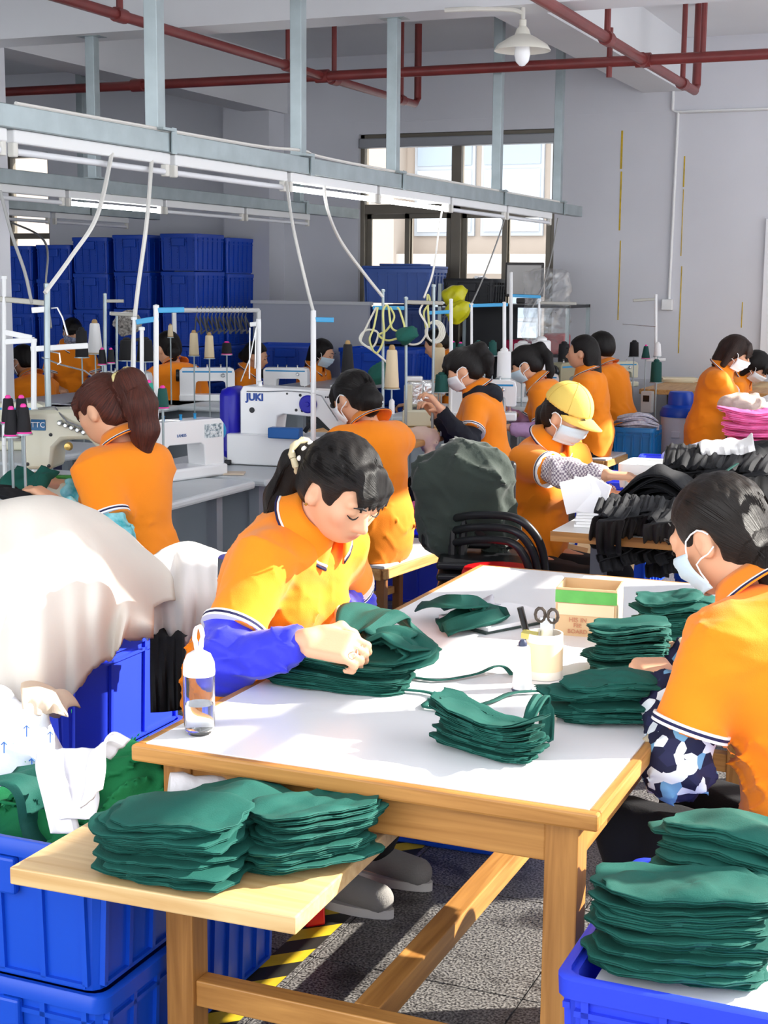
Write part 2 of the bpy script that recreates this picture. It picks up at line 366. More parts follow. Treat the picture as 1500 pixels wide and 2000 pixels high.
tag(MB().bb((-2.05, YW-.035, .95), (-1.97, YW+.002, 2.2)).build('trim_1', mat('trim_paint', '#eceef2', .4), smooth=False, bevel=.004), kind='structure')
# ------------------------------------------------------------------ lamp rails, posts, pipes
Mgalv = mat('galvanised_steel', '#a9b5b8', .38, .55, var=.15, vs=9)
Mwhite = mat('white_enamel', '#e9eaea', .35)
Mtube = mat('unlit_tube', '#e4e6ea', .2); Mlit = mat('lit_tube', '#ffffff', .3, emit=9.0)
Mcap = mat('socket_plastic', '#dcdad2', .45); Mred = mat('red_oxide_pipe', '#7d3230', .42, var=.2, vs=8, spec=.6)
Mcable = mat('cable_sheath', '#dedcd6', .45); Mgcable = mat('grey_cable', '#9a9a98', .5)
def rail(X, y0, y1, lamps, posts, lab, ztop=2.27):
    r = thing('lamp_rail', lab, 'rail', (X, y0, ztop))
    MB().bb((X-.035, y0, ztop-.085), (X+.035, y1, ztop)).build('channel', Mgalv, r, world=True, smooth=False, bevel=.004)
    for y, zt in posts:
        p = MB().bb((X-.032, y-.032, ztop+.0), (X+.032, y+.032, zt)).build('post', Mgalv, r, world=True, smooth=False, bevel=.003)
        MB().bb((X-.08, y-.05, zt-.012), (X+.08, y+.05, zt)).build('top_plate', Mgalv, r, world=True, smooth=False); MB().bb((X-.09, y-.05, ztop+.001), (X+.07, y+.05, ztop+.012)).build('foot_plate', Mgalv, r, world=True, smooth=False); MB().bb((X+.04, y+.06, ztop-.09), (X+.046, y+.1, ztop+.02)).build('bracket', Mgalv, r, world=True, smooth=False)
    for i, (a, b, lit) in enumerate(lamps):
        lb = f"{'glowing' if lit else 'unlit'} tube lamp, {('nearest', 'second', 'third', 'fourth', 'fifth', 'sixth', 'seventh')[i]}{' from the near end' if i else ''} on the {lab.split(' ')[0]} lamp rail"
        l = thing('tube_lamp', lb, 'lamp', (X, a, ztop-.09), group='tube lamps under the rails')
        MB().bb((X-.02, a+.01, ztop-.135), (X+.02, b-.01, ztop-.0855)).build('housing', Mwhite, l, world=True, smooth=False, bevel=.006)
        MB().tube([(X, a+.04, ztop-.165), (X, b-.04, ztop-.165)], .0135, 12).build('tube', Mlit if lit else Mtube, l, world=True)
        for y in (a+.025, b-.025): MB().bb((X-.016, y-.014, ztop-.185), (X+.016, y+.014, ztop-.13)).build('lamp_holder', Mcap, l, world=True, smooth=False, bevel=.006)
    return r
L1 = [3.4, 4.58, 5.72, 6.85, 8.0, 9.2, 10.36, 11.5]; L2 = [6.75, 7.87, 9.02, 10.2, 11.35]
rail(-3.45, 2.9, 12.3, [(L1[i]+.01, L1[i+1]-.01, i in (3, 4)) for i in range(7)], [(4.05, ZC), (5.61, ZC), (6.99, ZC), (8.25, 3.16), (10.16, ZC), (11.67, ZC)], 'nearest long grey lamp rail with posts up to the ceiling')
rail(-5.5, 5.6, 12.3, [(L2[i]+.01, L2[i+1]-.01, i == 1) for i in range(4)], [(6.5, ZC), (8.2, 3.16), (11.15, ZC)], 'middle grey lamp rail with few posts behind the nearest one')
rail(-7.5, 8.5, 12.2, [(9.4, 10.5, False), (10.55, 11.7, False)], [(9.2, ZC), (11.0, ZC)], 'farthest grey lamp rail with shaded lamps above the blue crate wall')
MB().tube(bez([(-3.42, 4.6, 2.275), (-3.42, 6.4, 2.28), (-3.43, 7.0, 2.3), (-3.42, 7.6, 2.28), (-3.42, 11.8, 2.275)], 30), .008, 6).build('rail_cable', Mcable); tag(bpy.data.objects['rail_cable'], 'thin pale cable lying along the top of the nearest lamp rail', 'cable')
# sprinkler pipes
def pipe(lab, pts, r=.03, drops=(), joints=()):
    p = thing('sprinkler_pipe', lab, 'pipe', pts[0]); MB().tube(pts, r, 12).build('run', Mred, p, world=True)
    for (x, y, z0, z1) in drops: MB().tube([(x, y, z0), (x, y, z1)], .02, 8).build('hanger', Mred, p, world=True)
    for c, ax in joints:
        c = Vector(c); a = Vector(ax); MB().tube([c-a*.05, c+a*.05], r*1.35, 12).build('coupling', Mred, p, world=True)
ZP = 3.1
pipe('red cross pipe running the full width of the hall near the ceiling', [(-9.5, 10, ZP), (XR, 10, ZP)], .035, [(-6.2, 10, ZP, 3.3), (-2.0, 10, ZP, ZC), (-2.62, 10, ZP-.1, 3.32)], [((-6.3, 10, ZP), (1, 0, 0)), ((-4.74, 10, ZP), (1, 0, 0)), ((-2.39, 10, ZP), (1, 0, 0))])
pipe('red branch pipe running away above the nearest lamp rail', [(-4.74, 3.0, ZP), (-4.74, 11.8, ZP), (-4.74, 11.86, ZP+.05), (-4.74, 11.86, ZC)], .03, [(-4.74, 7.35, ZP, 3.16+.6), (-4.74, 9.45, ZP, ZC), (-4.74, 10.2, ZP, ZC), (-4.74, 11.5, ZP, ZC)], [((-4.74, y, ZP), (0, 1, 0)) for y in (7.35, 9.45, 10.2, 11.5)])
pipe('red branch pipe ending in an elbow at the upper right', [(-2.39, 3.0, ZP), (-2.39, 11.7, ZP), (-2.39, 11.76, ZP+.05), (-2.39, 11.76, ZC)], .034, [(-2.39, 9.05, ZP, ZC), (-2.39, 11.25, ZP, ZC)], [((-2.39, y, ZP), (0, 1, 0)) for y in (9.05, 10.0, 11.25)])
pipe('dark red low branch pipe in the shaded bay at the upper left', [(-7.9, 6.2, 2.82), (-7.9, 10.6, 2.82), (-7.9, 10.65, 2.86), (-7.9, 10.65, ZP)], .025, [(-7.9, 10.2, 2.82, ZP+.4)], [((-7.9, 10.2, 2.82), (0, 1, 0))])
# pendant lamp
P = Zp(1022, 15, 3.15); px, py = P[0], P[1]
l = thing('pendant_lamp', 'white enamel cone shade lamp with round bulb under the cross beam', 'lamp', (px, py, 3.15))
prof = [(.008, 0), (.02, -.005), (.02, -.04), (.035, -.055), (.045, -.085), (.075, -.1), (.14, -.14), (.158, -.168), (.158, -.172), (.136, -.146), (.07, -.108), (.03, -.1), (.0, -.1)]
MB().lathe(prof, (px, py, 3.09), 32, cap=False).build('shade', mat('old_enamel', '#d8d5ca', .35), l, world=True)
MB().tube([(px, py, 3.15), (px, py, 3.08)], .012, 8).tube(bez([(px, py, 3.12), (px-.07, py-.02, 3.142), (px-.25, py-.1, 3.142), (px-.42, py-.12, 3.142)], 12), .013, 8).build('conduit', Mcap, l, world=True)
MB().lathe([(.0, -.01), (.04, -.01), (.04, -.06), (.045, -.1), (.036, -.14), (.015, -.162), (0, -.165)], (px, py, 3.0), 24, cap=False).build('bulb', mat('opal_bulb', '#f4f5f7', .25), l, world=True)
# conduit, socket and paint runs on the back wall
cw = thing('wall_conduit', 'white plastic conduit running down the right of the back wall to a socket', 'conduit', (-2.88, YW-.02, 1.5))
MB().tube([(-2.9, YW-.015, 3.7), (-2.9, YW-.015, 3.14), (-2.86, YW-.015, 3.12), (XR, YW-.015, 3.12)], .014, 8).tube([(-2.85, YW-.015, 3.12), (-2.87, YW-.015, 1.5)], .014, 8).build('conduit_run', Mwhite, cw, world=True)
MB().bb((-2.93, YW-.05, 1.40), (-2.83, YW, 1.5)).build('socket_box', Mwhite, cw, world=True, smooth=False, bevel=.008)
My = mat('yellow_paint_run', '#d9b62e', .6, var=.3, vs=20)
for x, y0, y1, t in ((1215, 255, 330, .018), (1212, 335, 450, .014), (1209, 470, 625, .009), (1337, 305, 365, .012), (1332, 370, 500, .007), (1327, 520, 690, .009), (1450, 590, 640, .008)):
    a = Yp(x+1, y0, YW); b_ = Yp(x-2, y1, YW)
    MB().bb((b_[0]-t/2, YW-.003, b_[2]), (b_[0]+t/2, YW+.001, a[2])).build('paint_run', My, wb, smooth=False)
# ------------------------------------------------------------------ crates
Mb1 = mat('crate_blue', '#114cc6', .38, var=.08, vs=4, spec=.5); Mb2 = mat('crate_blue_light', '#3148e0', .36, var=.06, vs=4); Mb3 = mat('box_blue_dull', '#4566b4', .45, var=.08, vs=3)
def crate_mesh(w, d, h, t=.012, taper=.93, mesh_holes=False, ribs=(4, 5)):
    """tapered open crate standing on z=0; outside ribs, thick rim; returns (body, rim) builders"""
    b = MB(); cr = .03
    def ring(s, z, inset=0):
        x, y = w/2*s-inset, d/2*s-inset; c = cr; P = []
        for sx, sy, a0 in ((1, 1, 0), (-1, 1, PI/2), (-1, -1, PI), (1, -1, 1.5*PI)):
            for k in range(4): a = a0+PI/2*k/3; P.append((sx*(x-c)+c*math.cos(a), sy*(y-c)+c*math.sin(a), z))
        return P
    n = 16
    def shell(rings):
        V = [p for r in rings for p in r]; b.add(V, [(i*n+k, i*n+(k+1) % n, (i+1)*n+(k+1) % n, (i+1)*n+k) for i in range(len(rings)-1) for k in range(n)]+[tuple(range(n-1, -1, -1)), tuple((len(rings)-1)*n+k for k in range(n))])
    shell([ring(taper, 0), ring(.985, h-.01), ring(.985, h-.01, t), ring(taper, .012, t)])
    for side in range(4):
        L_, D_ = (w, d) if side % 2 == 0 else (d, w); nr = ribs[0] if side % 2 == 0 else ribs[1]; R = rotz(side*PI/2); sl = (D_/2*(.985-taper))/h
        def bar(u0, u1, z0, z1, dep=.012):
            zc = (z0+z1)/2; off = D_/2*(taper+(.985-taper)*zc/h)+dep/2-.003; p = R @ Vector(((u0+u1)/2, -off, zc)); b.box(p, (u1-u0, dep, z1-z0), R @ Matrix.Rotation(math.atan(sl), 3, 'X'))
        for i in range(nr+1):
            u = (i/nr-.5)*L_*.86; bar(u-.006, u+.006, .012, h-.03)
        if mesh_holes:
            for i in range(nr):
                u0 = (i/nr-.5)*L_*.86+.012; u1 = ((i+1)/nr-.5)*L_*.86-.012
                for q in range(12):
                    if q in (5,): continue
                    z = .03+(h-.085)*q/11; bar(u0, u1, z-.004, z+.004, .008)
        bar(-L_*.46, L_*.46, h-.065, h-.055); bar(-L_*.43, L_*.43, .008, .016)
    r = MB(); R0 = [ring(1, h-.035), ring(1.03, h-.035), ring(1.035, h-.004), ring(1.02, h), ring(.985, h, t*.2), ring(.985, h-.03, t*.2)]
    V = [p for q in R0 for p in q]; r.add(V, [(i*n+k, i*n+(k+1) % n, (i+1)*n+(k+1) % n, (i+1)*n+k) for i in range(len(R0)-1) for k in range(n)])
    return b, r
def crate(name, label, loc, rz, w, d, h, m, cat='crate', group=None, handle=True, **k):
    c = thing(name, label, cat, loc, rz, group); b, r = crate_mesh(w, d, h, **k)
    b.build('body', m, c, smooth=False); r.build('rim', m, c)
    if handle:
        for s in (-1, 1): MB().box((0, s*(d/2*.985+.008), h-.075), (w*.34, .02, .075)).build('handle', m, c, smooth=False, bevel=.006)
    return c
# wall of stacked crates in the back left corner
cw_, cdp, chh = .385, .52, .335
base = None
COLN = ['first', 'second', 'third', 'fourth', 'fifth', 'sixth']
for ci, (cx, cy, top) in enumerate(((-8.9, 12.14, 1.94), (-8.48, 12.16, 1.95), (-8.06, 12.16, 2.02), (-7.61, 12.16, 2.04), (-7.09, 12.16, 2.05), (-7.09, 12.73, 2.03))):
    for q in range(6):
        z = top-chh*(6-q) if q else 0
        z = .0+q*(top-chh)/5
        rown = ['floor level', 'second', 'third', 'fourth', 'fifth', 'topmost'][q]
        lab = f'blue slotted crate, {rown} in the {COLN[ci]} stack from the left at the back' if q > 2 else f'blue slotted crate, {("lowest", "second from the floor", "third from the floor")[q]} in the {COLN[ci]} stack from the left'
        if base is None:
            base = crate('storage_crate', lab, (cx, cy, z), 0, cw_, cdp, chh, Mb1, group='stacked crates by the back wall', mesh_holes=True, ribs=(4, 5), taper=.95)
        else: dup(base, (cx+random.uniform(-.008, .008), cy, z), random.uniform(-.015, .015), lab)
# cables hanging from the rails
def cable(lab, pts, r=.008, m=None, n=30): o = MB().tube(bez(pts, n), r, 6).build('hanging_cable', m or Mcable); tag(o, lab, 'cable'); return o
cable('pale cable swinging left from the near rail to the far left machines', [(-3.45, 5.28, 2.17), Wd(190, 420, 5.7), Wd(140, 500, 5.6), Wd(88, 572, 5.5)], .009)
cable('pale cable dropping straight from the near rail behind the brown ponytail', [(-3.45, 5.58, 2.17), Wd(287, 430, 6.1), Wd(270, 560, 6.1), Wd(262, 640, 6.1), Wd(258, 760, 6.1)], .009)
cable('white cable dropping from the near rail to the pole behind the large white machine', [(-3.45, 6.85, 2.15), Wd(572, 440, 7.1), Wd(597, 550, 7.0), Wd(613, 612, 6.9)], .008)
cable('white cable with a plug slanting down to the yellow tube bundle', [(-3.45, 7.3, 2.15), Wd(640, 410, 7.7), Wd(665, 470, 7.9), Wd(712, 535, 8.1), Wd(748, 580, 8.2)], .009)
cable('thin white cable hanging in front of the left half of the big window', [(-3.45, 9.1, 2.15), Wd(857, 450, 9.6), Wd(846, 530, 9.5), Wd(828, 582, 9.4)], .007)
cable('thin grey cable slanting left in front of the window mullion', [(-3.45, 10.4, 2.15), Wd(975, 460, 10.8), Wd(945, 540, 10.7), Wd(918, 600, 10.5)], .006, Mgcable)
cable('thin grey cable at the right edge of the big window', [(-3.45, 11.7, 2.15), Wd(1077, 500, 11.8), Wd(1060, 560, 11.6), Wd(1040, 600, 11.5)], .006, Mgcable)
cable('grey cable at the far left falling to the bar of the nearest thread stand', [Wd(0, 372, 5.3), Wd(22, 455, 5.3), Wd(48, 530, 5.3), Wd(62, 592, 5.3)], .006, Mgcable)
cable('thin grey cable hanging in front of the blue crates at the far left', [(-7.5, 9.9, 2.1), Wd(86, 470, 10.6), Wd(90, 560, 10.2), Wd(100, 640, 10)], .008, Mgcable)
# ------------------------------------------------------------------ people
Mskin = mat('skin', '#e2ab88', .5, vcol='tint', bump=.04, bs=300); Mskin2 = mat('skin_warm', '#d49a78', .5, vcol='tint', bump=.04, bs=300)
Mor = mat('orange_pique', '#fb8c04', .85, bump=.12, bs=420, sheen=.15); Mblk = mat('black_trousers', '#16161a', .9, bump=.1, bs=200); Mjean = mat('denim', '#33486b', .9, var=.2, vs=30)
def hairmat(name, c1, c2, rough=.38):
    m = mat(name, c1, max(rough, .44), spec=.35); nt = m.node_tree; N = nt.nodes; L = nt.links; b = N['Principled BSDF']; a = N.new('ShaderNodeAttribute'); a.attribute_name = 'strand'
    n = N.new('ShaderNodeTexNoise'); n.inputs['Scale'].default_value = 5.5; n.inputs['Detail'].default_value = 5; n.inputs['Roughness'].default_value = .7; L.new(a.outputs['Vector'], n.inputs['Vector'])
    r = N.new('ShaderNodeValToRGB'); r.color_ramp.elements[0].position = .35; r.color_ramp.elements[1].position = .7; r.color_ramp.elements[0].color = lin(c2)+[1]; r.color_ramp.elements[1].color = lin(c1)+[1]; L.new(n.outputs['Fac'], r.inputs[0]); L.new(r.outputs[0], b.inputs['Base Color'])
    bp = N.new('ShaderNodeBump'); bp.inputs['Strength'].default_value = .75; bp.inputs['Distance'].default_value = .006; L.new(n.outputs['Fac'], bp.inputs['Height']); L.new(bp.outputs[0], b.inputs['Normal']); return m
Mhair = hairmat('black_hair', '#1b1513', '#080606')
Mhair2 = hairmat('reddish_brown_hair', '#6b3526', '#2a1410')
Mhair3 = hairmat('dyed_hair', '#7a6a4a', '#2a211a')
Mmask = mat('mask_blue', '#cfe3ee', .8, bump=.1, bs=150); Mmaskw = mat('mask_white', '#eef1f4', .8); Mmaskd = mat('mask_printed', '#5b6690', .8, col2='#b9c2d8', vs=60)
Mtrimw = mat('trim_white', '#f2efec', .8); Mtrimn = mat('trim_navy', '#1d1c48', .8); Mlash = mat('lash', '#1a1210', .6); Mloop = mat('ear_loop', '#f4f6f8', .7)
Mpearl = mat('pearl', '#f3ece2', .2, coat=.5); Mgold = mat('gold_stud', '#e0b45a', .25, 1)
def N3(v): v = np.array(v, float); return v/max(np.linalg.norm(v), 1e-9)
def creases(amp, freq, seed, n=6):
    r = np.random.default_rng(seed); K = r.normal(size=(n, 3))*np.array([1, 1, 1.3]); K = K/np.linalg.norm(K, axis=1)[:, None]*freq*r.uniform(.6, 1.5, (n, 1)); ph = r.uniform(0, 6.28, n)
    def fn(P):
        s = 0
        for i in range(n):
            msk = np.clip(np.sin(P@K[(i+2) % n]*.35+ph[i]*2), 0, 1); s = s+msk*(1-np.abs(np.sin(P@K[i]*.5+ph[i]+.5*np.sin(P@K[(i+1) % n]*.4))))**4
        return -amp*(s-.25)
    return fn
def ik(S, Wt, l1, l2, hint):
    d = Wt-S; L = np.linalg.norm(d); L2 = min(L, (l1+l2)*.995); u = d/max(L, 1e-6); Wt = S+u*L2
    a = (l1*l1-l2*l2+L2*L2)/(2*L2); hgt = math.sqrt(max(l1*l1-a*a, 0)); hv = np.array(hint, float); hv = hv-u*(hv@u); hv = N3(hv)
    return S+u*a+hv*hgt, Wt
SEATS = []
def person(label, pos, face, seat=.45, lean=.25, side=0., head=(.4, 0, 0), RH=None, LH=None, elb=.35, h=.012, hf=None, hair='pony', hm=None, tail=None, mask=None, sleeves=None, legs='sit', sc=1.0, trousers=None, shoes=None, twist=0, extra=None, palm=None, curl=(.9, .9), skinm=None, grip=None, shirt_low=.02, lips=True, bangs=True, knees=None, male=False, hpx=None, strands=0):
    fa = math.radians(face)-PI/2; root = thing('person', label, 'person', pos, fa)
    Rw = np.array([[math.cos(fa), -math.sin(fa), 0], [math.sin(fa), math.cos(fa), 0], [0, 0, 1]]); pos = np.array(pos, float)
    toL = lambda P: Rw.T@(np.array(P, float)-pos)
    s = sc; a = lean
    def dr(t): v = np.array([side*t, math.sin(a*t), math.cos(a*t)]); return v/np.linalg.norm(v)
    pt, yw, rl = head; HR = np.array(Matrix.Rotation(yw, 3, 'Z') @ Matrix.Rotation(-pt, 3, 'X') @ Matrix.Rotation(rl, 3, 'Y'))
    for it in range(4):
        p0 = np.array([0, 0, seat+.10*s]) if legs != 'stand' else np.array([0, 0, seat])
        p1 = p0+.16*s*dr(.5); p2 = p1+.17*s*dr(1.0); p3 = p2+.165*s*dr(1.2)
        nd = N3(dr(1.2)*.5+HR[:, 2]*.7+HR[:, 1]*.25); hc = p3+nd*.085*s+HR[:, 2]*.085*s+HR[:, 1]*.015*s
        if hpx is None: break
        q = pos+Rw@hc-CO; dd = q@_f; ex = hpx[0]-(750+FPX*(q@RT)/dd); ey = hpx[1]-(1000-FPX*(q@UP)/dd)
        pos = pos+_r*ex*dd/FPX; seat = seat-ey*dd/FPX
    root.location = [float(c) for c in pos]; SEATS.append((label[:40], round(seat, 3), np.round(pos, 2)))
    Hh = lambda x, y, z: hc+HR@(np.array([x, y, z])*s)
    rv = np.array([math.cos(twist), math.sin(twist), 0]); sw = (.178 if male else .163)*s
    Sh = {}; arms = {}
    for sd, key, T in ((1, 'R', RH), (-1, 'L', LH)):
        S = p3-dr(1.1)*.05*s+rv*sd*sw+dr(1.2)*.0+np.array([0, .012, 0]); Sh[key] = S
        t = toL(T) if T is not None else S+np.array([sd*.03, .28, -.30])
        E, Wr = ik(S, t, .27*s, .235*s, rv*sd*elb+np.array([0, -.35, -.9])); arms[key] = (S, E, Wr)
    body = []; tor = []
    tor.append((ell(p0, (.158*s, .118*s, .14*s)), .05)); tor.append((ell(p1, (.142*s, .108*s, .14*s)), .06)); tor.append((ell(p2+dr(1)*.0, (.150*s, .112*s, .15*s)), .06))
    fw = np.array([0, math.cos(a*1.1), -math.sin(a*1.1)])
    if not male:
        for sd in (-1, 1): tor.append((ell(p2+rv*sd*.068*s+fw*.07*s-dr(1)*.0, (.066*s, .06*s, .066*s)), .05))
    tor.append((cap(Sh['L']+rv*.03, Sh['R']-rv*.03, .058*s), .06)); tor.append((ell(p3-dr(1.1)*.06*s-fw*.02, (.125*s, .08*s, .08*s)), .05))
    body += [(p, k, -.012) for p, k in tor]
    body.append((cap(p3-dr(1.2)*.03*s, hc-HR[:, 2]*.05*s-HR[:, 1]*.02*s, .05*s, .05*s), .03, 0))
    # arms and hands
    hands = {}
    for key, (S, E, Wr) in arms.items():
        sd = 1 if key == 'R' else -1
        body.append((cap(S, E, .046*s, .037*s), .03, 0)); body.append((cap(E, Wr, .038*s, .026*s), .02, 0))
        d = N3(Wr-E); pn = (palm or {}).get(key); gd = (grip or {}).get(key)
        if gd is not None: d = N3(d*.4+N3(Rw.T@np.array(gd)))
        pn = N3(Rw.T@np.array(pn)) if pn is not None else np.array([0, 0, -1.]); pn = N3(pn-d*(pn@d)); x = np.cross(d, pn)*sd   # toward the thumb
        x = x if True else x
        pc = Wr+d*.052*s; M3 = np.stack([x, d, pn], 1)
        body.append((rbox(pc, (.040*s, .050*s, .0145*s), M3, .0135*s), .016, 0)); cu = curl[0] if key == 'R' else curl[1]
        rr = max(.0085*s, .62*h if hf is None else .0085*s)
        for q, (off, ln) in enumerate(((.029, .074), (.010, .082), (-.010, .077), (-.028, .060))):
            A = Wr+d*.095*s+x*off*s; ang = 0; dd = d
            for sg, fr in enumerate((.45, .3, .25)):
                ang += cu*(.55, .85, .6)[sg]*(1+.08*q); dd = N3(d*math.cos(ang)+pn*math.sin(ang)+x*off*.6); B = A+dd*ln*fr*s
                body.append((cap(A, B, rr*(1.02-.05*sg), rr*(.95-.06*sg)), .006, 0)); A = B
        A = Wr+d*.03*s+x*.033*s; B = A+N3(d*.75+x*.75+pn*.25)*.036*s; C_ = B+N3(d*1.0+x*.1+pn*(.35+.5*cu))*.032*s; D_ = C_+N3(d*.85-x*.25+pn*(.35+.6*cu))*.026*s
        for u, v, r1 in ((A, B, 1.35), (B, C_, 1.15), (C_, D_, 1.0)): body.append((cap(u, v, rr*r1, rr*r1*.92), .012, 0))
        hands[key] = (Wr, d, x, pn)
    # head
    def he(c, r, k=.02, off=0): return (ell(Hh(*c), np.array(r)*s, HR), k, off)
    body += [he((0, -.012, .022), (.075, .094, .088), .02), he((0, .028, -.035), (.060, .064, .062), .04), he((0, .052, -.076), (.030, .030, .026), .04), he((0, .07, -.03), (.042, .024, .045), .03)]
    body += [(cap(Hh(0, .086, .012), Hh(0, .110, -.022), .0075*s, .012*s), .012, 0), he((.012, .100, -.026), (.009, .009, .008), .008), he((-.012, .100, -.026), (.009, .009, .008), .008)]
    body += [he((0, .094, -.052), (.019, .008, .0055), .006), he((0, .092, -.061), (.016, .008, .006), .006), he((.043, .066, -.012), (.018, .016, .02), .02), he((-.043, .066, -.012), (.018, .016, .02), .02), (cap(Hh(-.04, .078, .030), Hh(.04, .078, .030), .009*s), .02, 0)]
    for sd in (-1, 1): body += [he((sd*.077, -.004, -.012), (.009, .019, .031), .012), he((sd*.078, -.004, -.026), (.010, .012, .013), .01)]
    # legs
    kz = seat+.05 if legs != 'stand' else .48
    lg = []
    for sd in (-1, 1):
        hip = p0+np.array([sd*.085*s, .02, -.02*s])
        if legs == 'sit':
            kn = np.array([sd*.11*s, .40*s, seat+.05]); an = np.array([sd*.10*s, .36*s, .09])
            if knees is not None: kn = kn+np.array(knees[0]); an = an+np.array(knees[1])
        else: kn = np.array([sd*.09*s, .03, .48]); an = np.array([sd*.09*s, 0, .09])
        lg.append((hip, kn, an)); body += [(cap(hip, kn, .078*s, .055*s), .03, -.01), (cap(kn, an, .052*s, .034*s), .02, -.008), (cap(an+np.array([0, -.03, -.045]), an+np.array([0, .13, -.06]), .034, .028), .02, 0)]
    lo = np.min([p[0][1] for p in body], 0)-.03; hi = np.max([p[0][2] for p in body], 0)+.03
    fine = None
    if hf:
        bx = [(hc-.125*s, hc+.125*s)]+[(np.minimum(W_[0], W_[0]+W_[1]*.2)-.06, np.maximum(W_[0], W_[0]+W_[1]*.2)+.06) for W_ in hands.values()]
        fine = [[(q[0][i], q[1][i]) for q in bx] for i in range(3)]
    v = Vol(lo, hi, h, fine, hf)
    for p, k, off in body: v.add(p, k, off)
    for sd in (-1, 1): v.sub(ell(Hh(sd*.033, .099, .014), np.array((.017, .012, .010))*s, HR), .010); v.sub(ell(Hh(sd*.089, .004, -.006), np.array((.006, .008, .014))*s, HR), .006)
    for sd in (-1, 1): v.add(ell(Hh(sd*.033, .083, .012), np.array((.014, .010, .010))*s, HR), .006)
    P, Q = v.mesh(); me = mesh_np('body', P, Q); hp = (P-hc)@HR/s
    t = np.ones((len(P), 4), np.float32)
    def blob(c, r): return np.exp(-(((hp-np.array(c))/np.array(r))**2).sum(1))
    if lips:
        w_ = np.clip(blob((0, .102, -.056), (.021, .02, .010))*1.5-.2, 0, 1); t[:, :3] *= 1-w_[:, None]*np.array([.12, .45, .42])
    for sd in (-1, 1): w_ = blob((sd*.045, .075, -.02), (.026, .03, .024)); t[:, :3] *= 1-w_[:, None]*np.array([0, .1, .1])
    ca = me.color_attributes.new('tint', 'FLOAT_COLOR', 'POINT'); ca.data.foreach_set('color', t.ravel())
    bo = link('body', me, skinm or Mskin, root)
    # face details
    if not (hair == 'back'):
        for sd in (-1, 1):
            MB().tube([Hh(sd*x, y, z) for x, y, z in ((.016, .1035, .034), (.030, .103, .0405), (.047, .093, .036))], [.0024*s, .003*s, .0012*s], 6).build('eyebrow', Mlash, root)
            MB().tube([Hh(sd*x, y, z) for x, y, z in ((.019, .0955, .0075), (.026, .0975, .0035), (.034, .0975, .002), (.042, .0935, .0045), (.048, .088, .009))], [.0009*s, .0016*s, .002*s, .002*s, .001*s], 6).build('eyelashes', Mlash, root)
    # trousers, shoes
    tm = trousers or Mblk; lo2 = np.min([np.minimum(np.minimum(q[0], q[1]), q[2]) for q in lg], 0)-.16; hi2 = np.max([np.maximum(np.maximum(q[0], q[1]), q[2]) for q in lg], 0)+.16
    v = Vol(lo2, hi2, max(h*1.2, .009)); v.add(ell(p0, (.152*s, .108*s, .12*s)), .04)
    for hip, kn, an in lg: v.add(cap(hip, kn, .086*s, .068*s), .03); v.add(cap(kn, an, .066*s, .052*s), .03)
    v.warp(folds(.004, 45, 5)); v.cut(lambda P: np.maximum(P[..., 2]-(p0[2]+.02), .06-P[..., 2])*.7)
    P, Q = v.mesh(); link('trousers', mesh_np('trousers', P, Q), tm, root)
    if shoes:
        for hip, kn, an in lg:
            z0 = .0; c = np.array([an[0], an[1]+.05, 0]); pr_ = []
            up = Vol(c+np.array([-.07, -.16, -.02]), c+np.array([.07, .17, .13]), .008); up.add(cap(c+np.array([0, -.08, .06]), c+np.array([0, .09, .045]), .042, .04), .02); up.add(cap(c+np.array([0, -.07, .07]), c+np.array([0, -.06, .10]), .04, .035), .02); up.cut(lambda P: .018-P[..., 2])
            P, Q = up.mesh(); sh_ = link('shoe', mesh_np('shoe', P, Q), shoes, root)
            b = MB().grid(lambda u, q: (c[0]+.046*math.cos(2*PI*u)*(1-.12*math.sin(2*PI*u)), c[1]+.135*math.sin(2*PI*u), .001+.024*q), 24, 2, True); b.f.append(tuple(range(23, -1, -1))); b.f.append(tuple(range(24, 48))); b.build('sole', mat('sole_white', '#d8d4cc', .6), sh_)
    # polo shirt
    shp = [(p, k, .016) for p, k in tor]; sl_end = {}
    for key, (S, E, Wr) in arms.items():
        u = N3(E-S); c = S+u*.185*s; sl_end[key] = (c, u); shp.append((cone(S-u*.01, c, .064*s, .071*s), .05, 0))
    shp.append((ell(p0*.4+p1*.6, (.158*s, .122*s, .13*s)), .06, .012))
    slo = np.min([q[0][1] for q in shp], 0)-.05; shi = np.max([q[0][2] for q in shp], 0)+.05
    v = Vol(slo, shi, h*.95)
    for p, k, off in shp: v.add(p, k, off)
    v.sub(cap(p3-dr(1.2)*.005*s+fw*.012, p3+nd*.2, .058*s, .07*s), .012)
    fo = folds(.0035, 42, int(abs(pos[0]*97+pos[1]*31)), 7, (1, 1, .6)); cr_ = creases(.012 if h < .01 else .0065, 80, int(abs(pos[0]*57+pos[1]*13)))
    v.warp(lambda P: fo(P)+cr_(P)*np.clip((p3[2]-.12-P[..., 2])/.15, .25, 1))
    hz = p0[2]-.07*s+shirt_low
    v.cut(lambda P: (hz-P[..., 2]+.35*(P[..., 1]-p0[1]) if legs != 'stand' else hz-P[..., 2])*.8)
    P, Q = v.mesh(); shirt = link('polo_shirt', mesh_np('polo_shirt', P, Q), Mor, root)
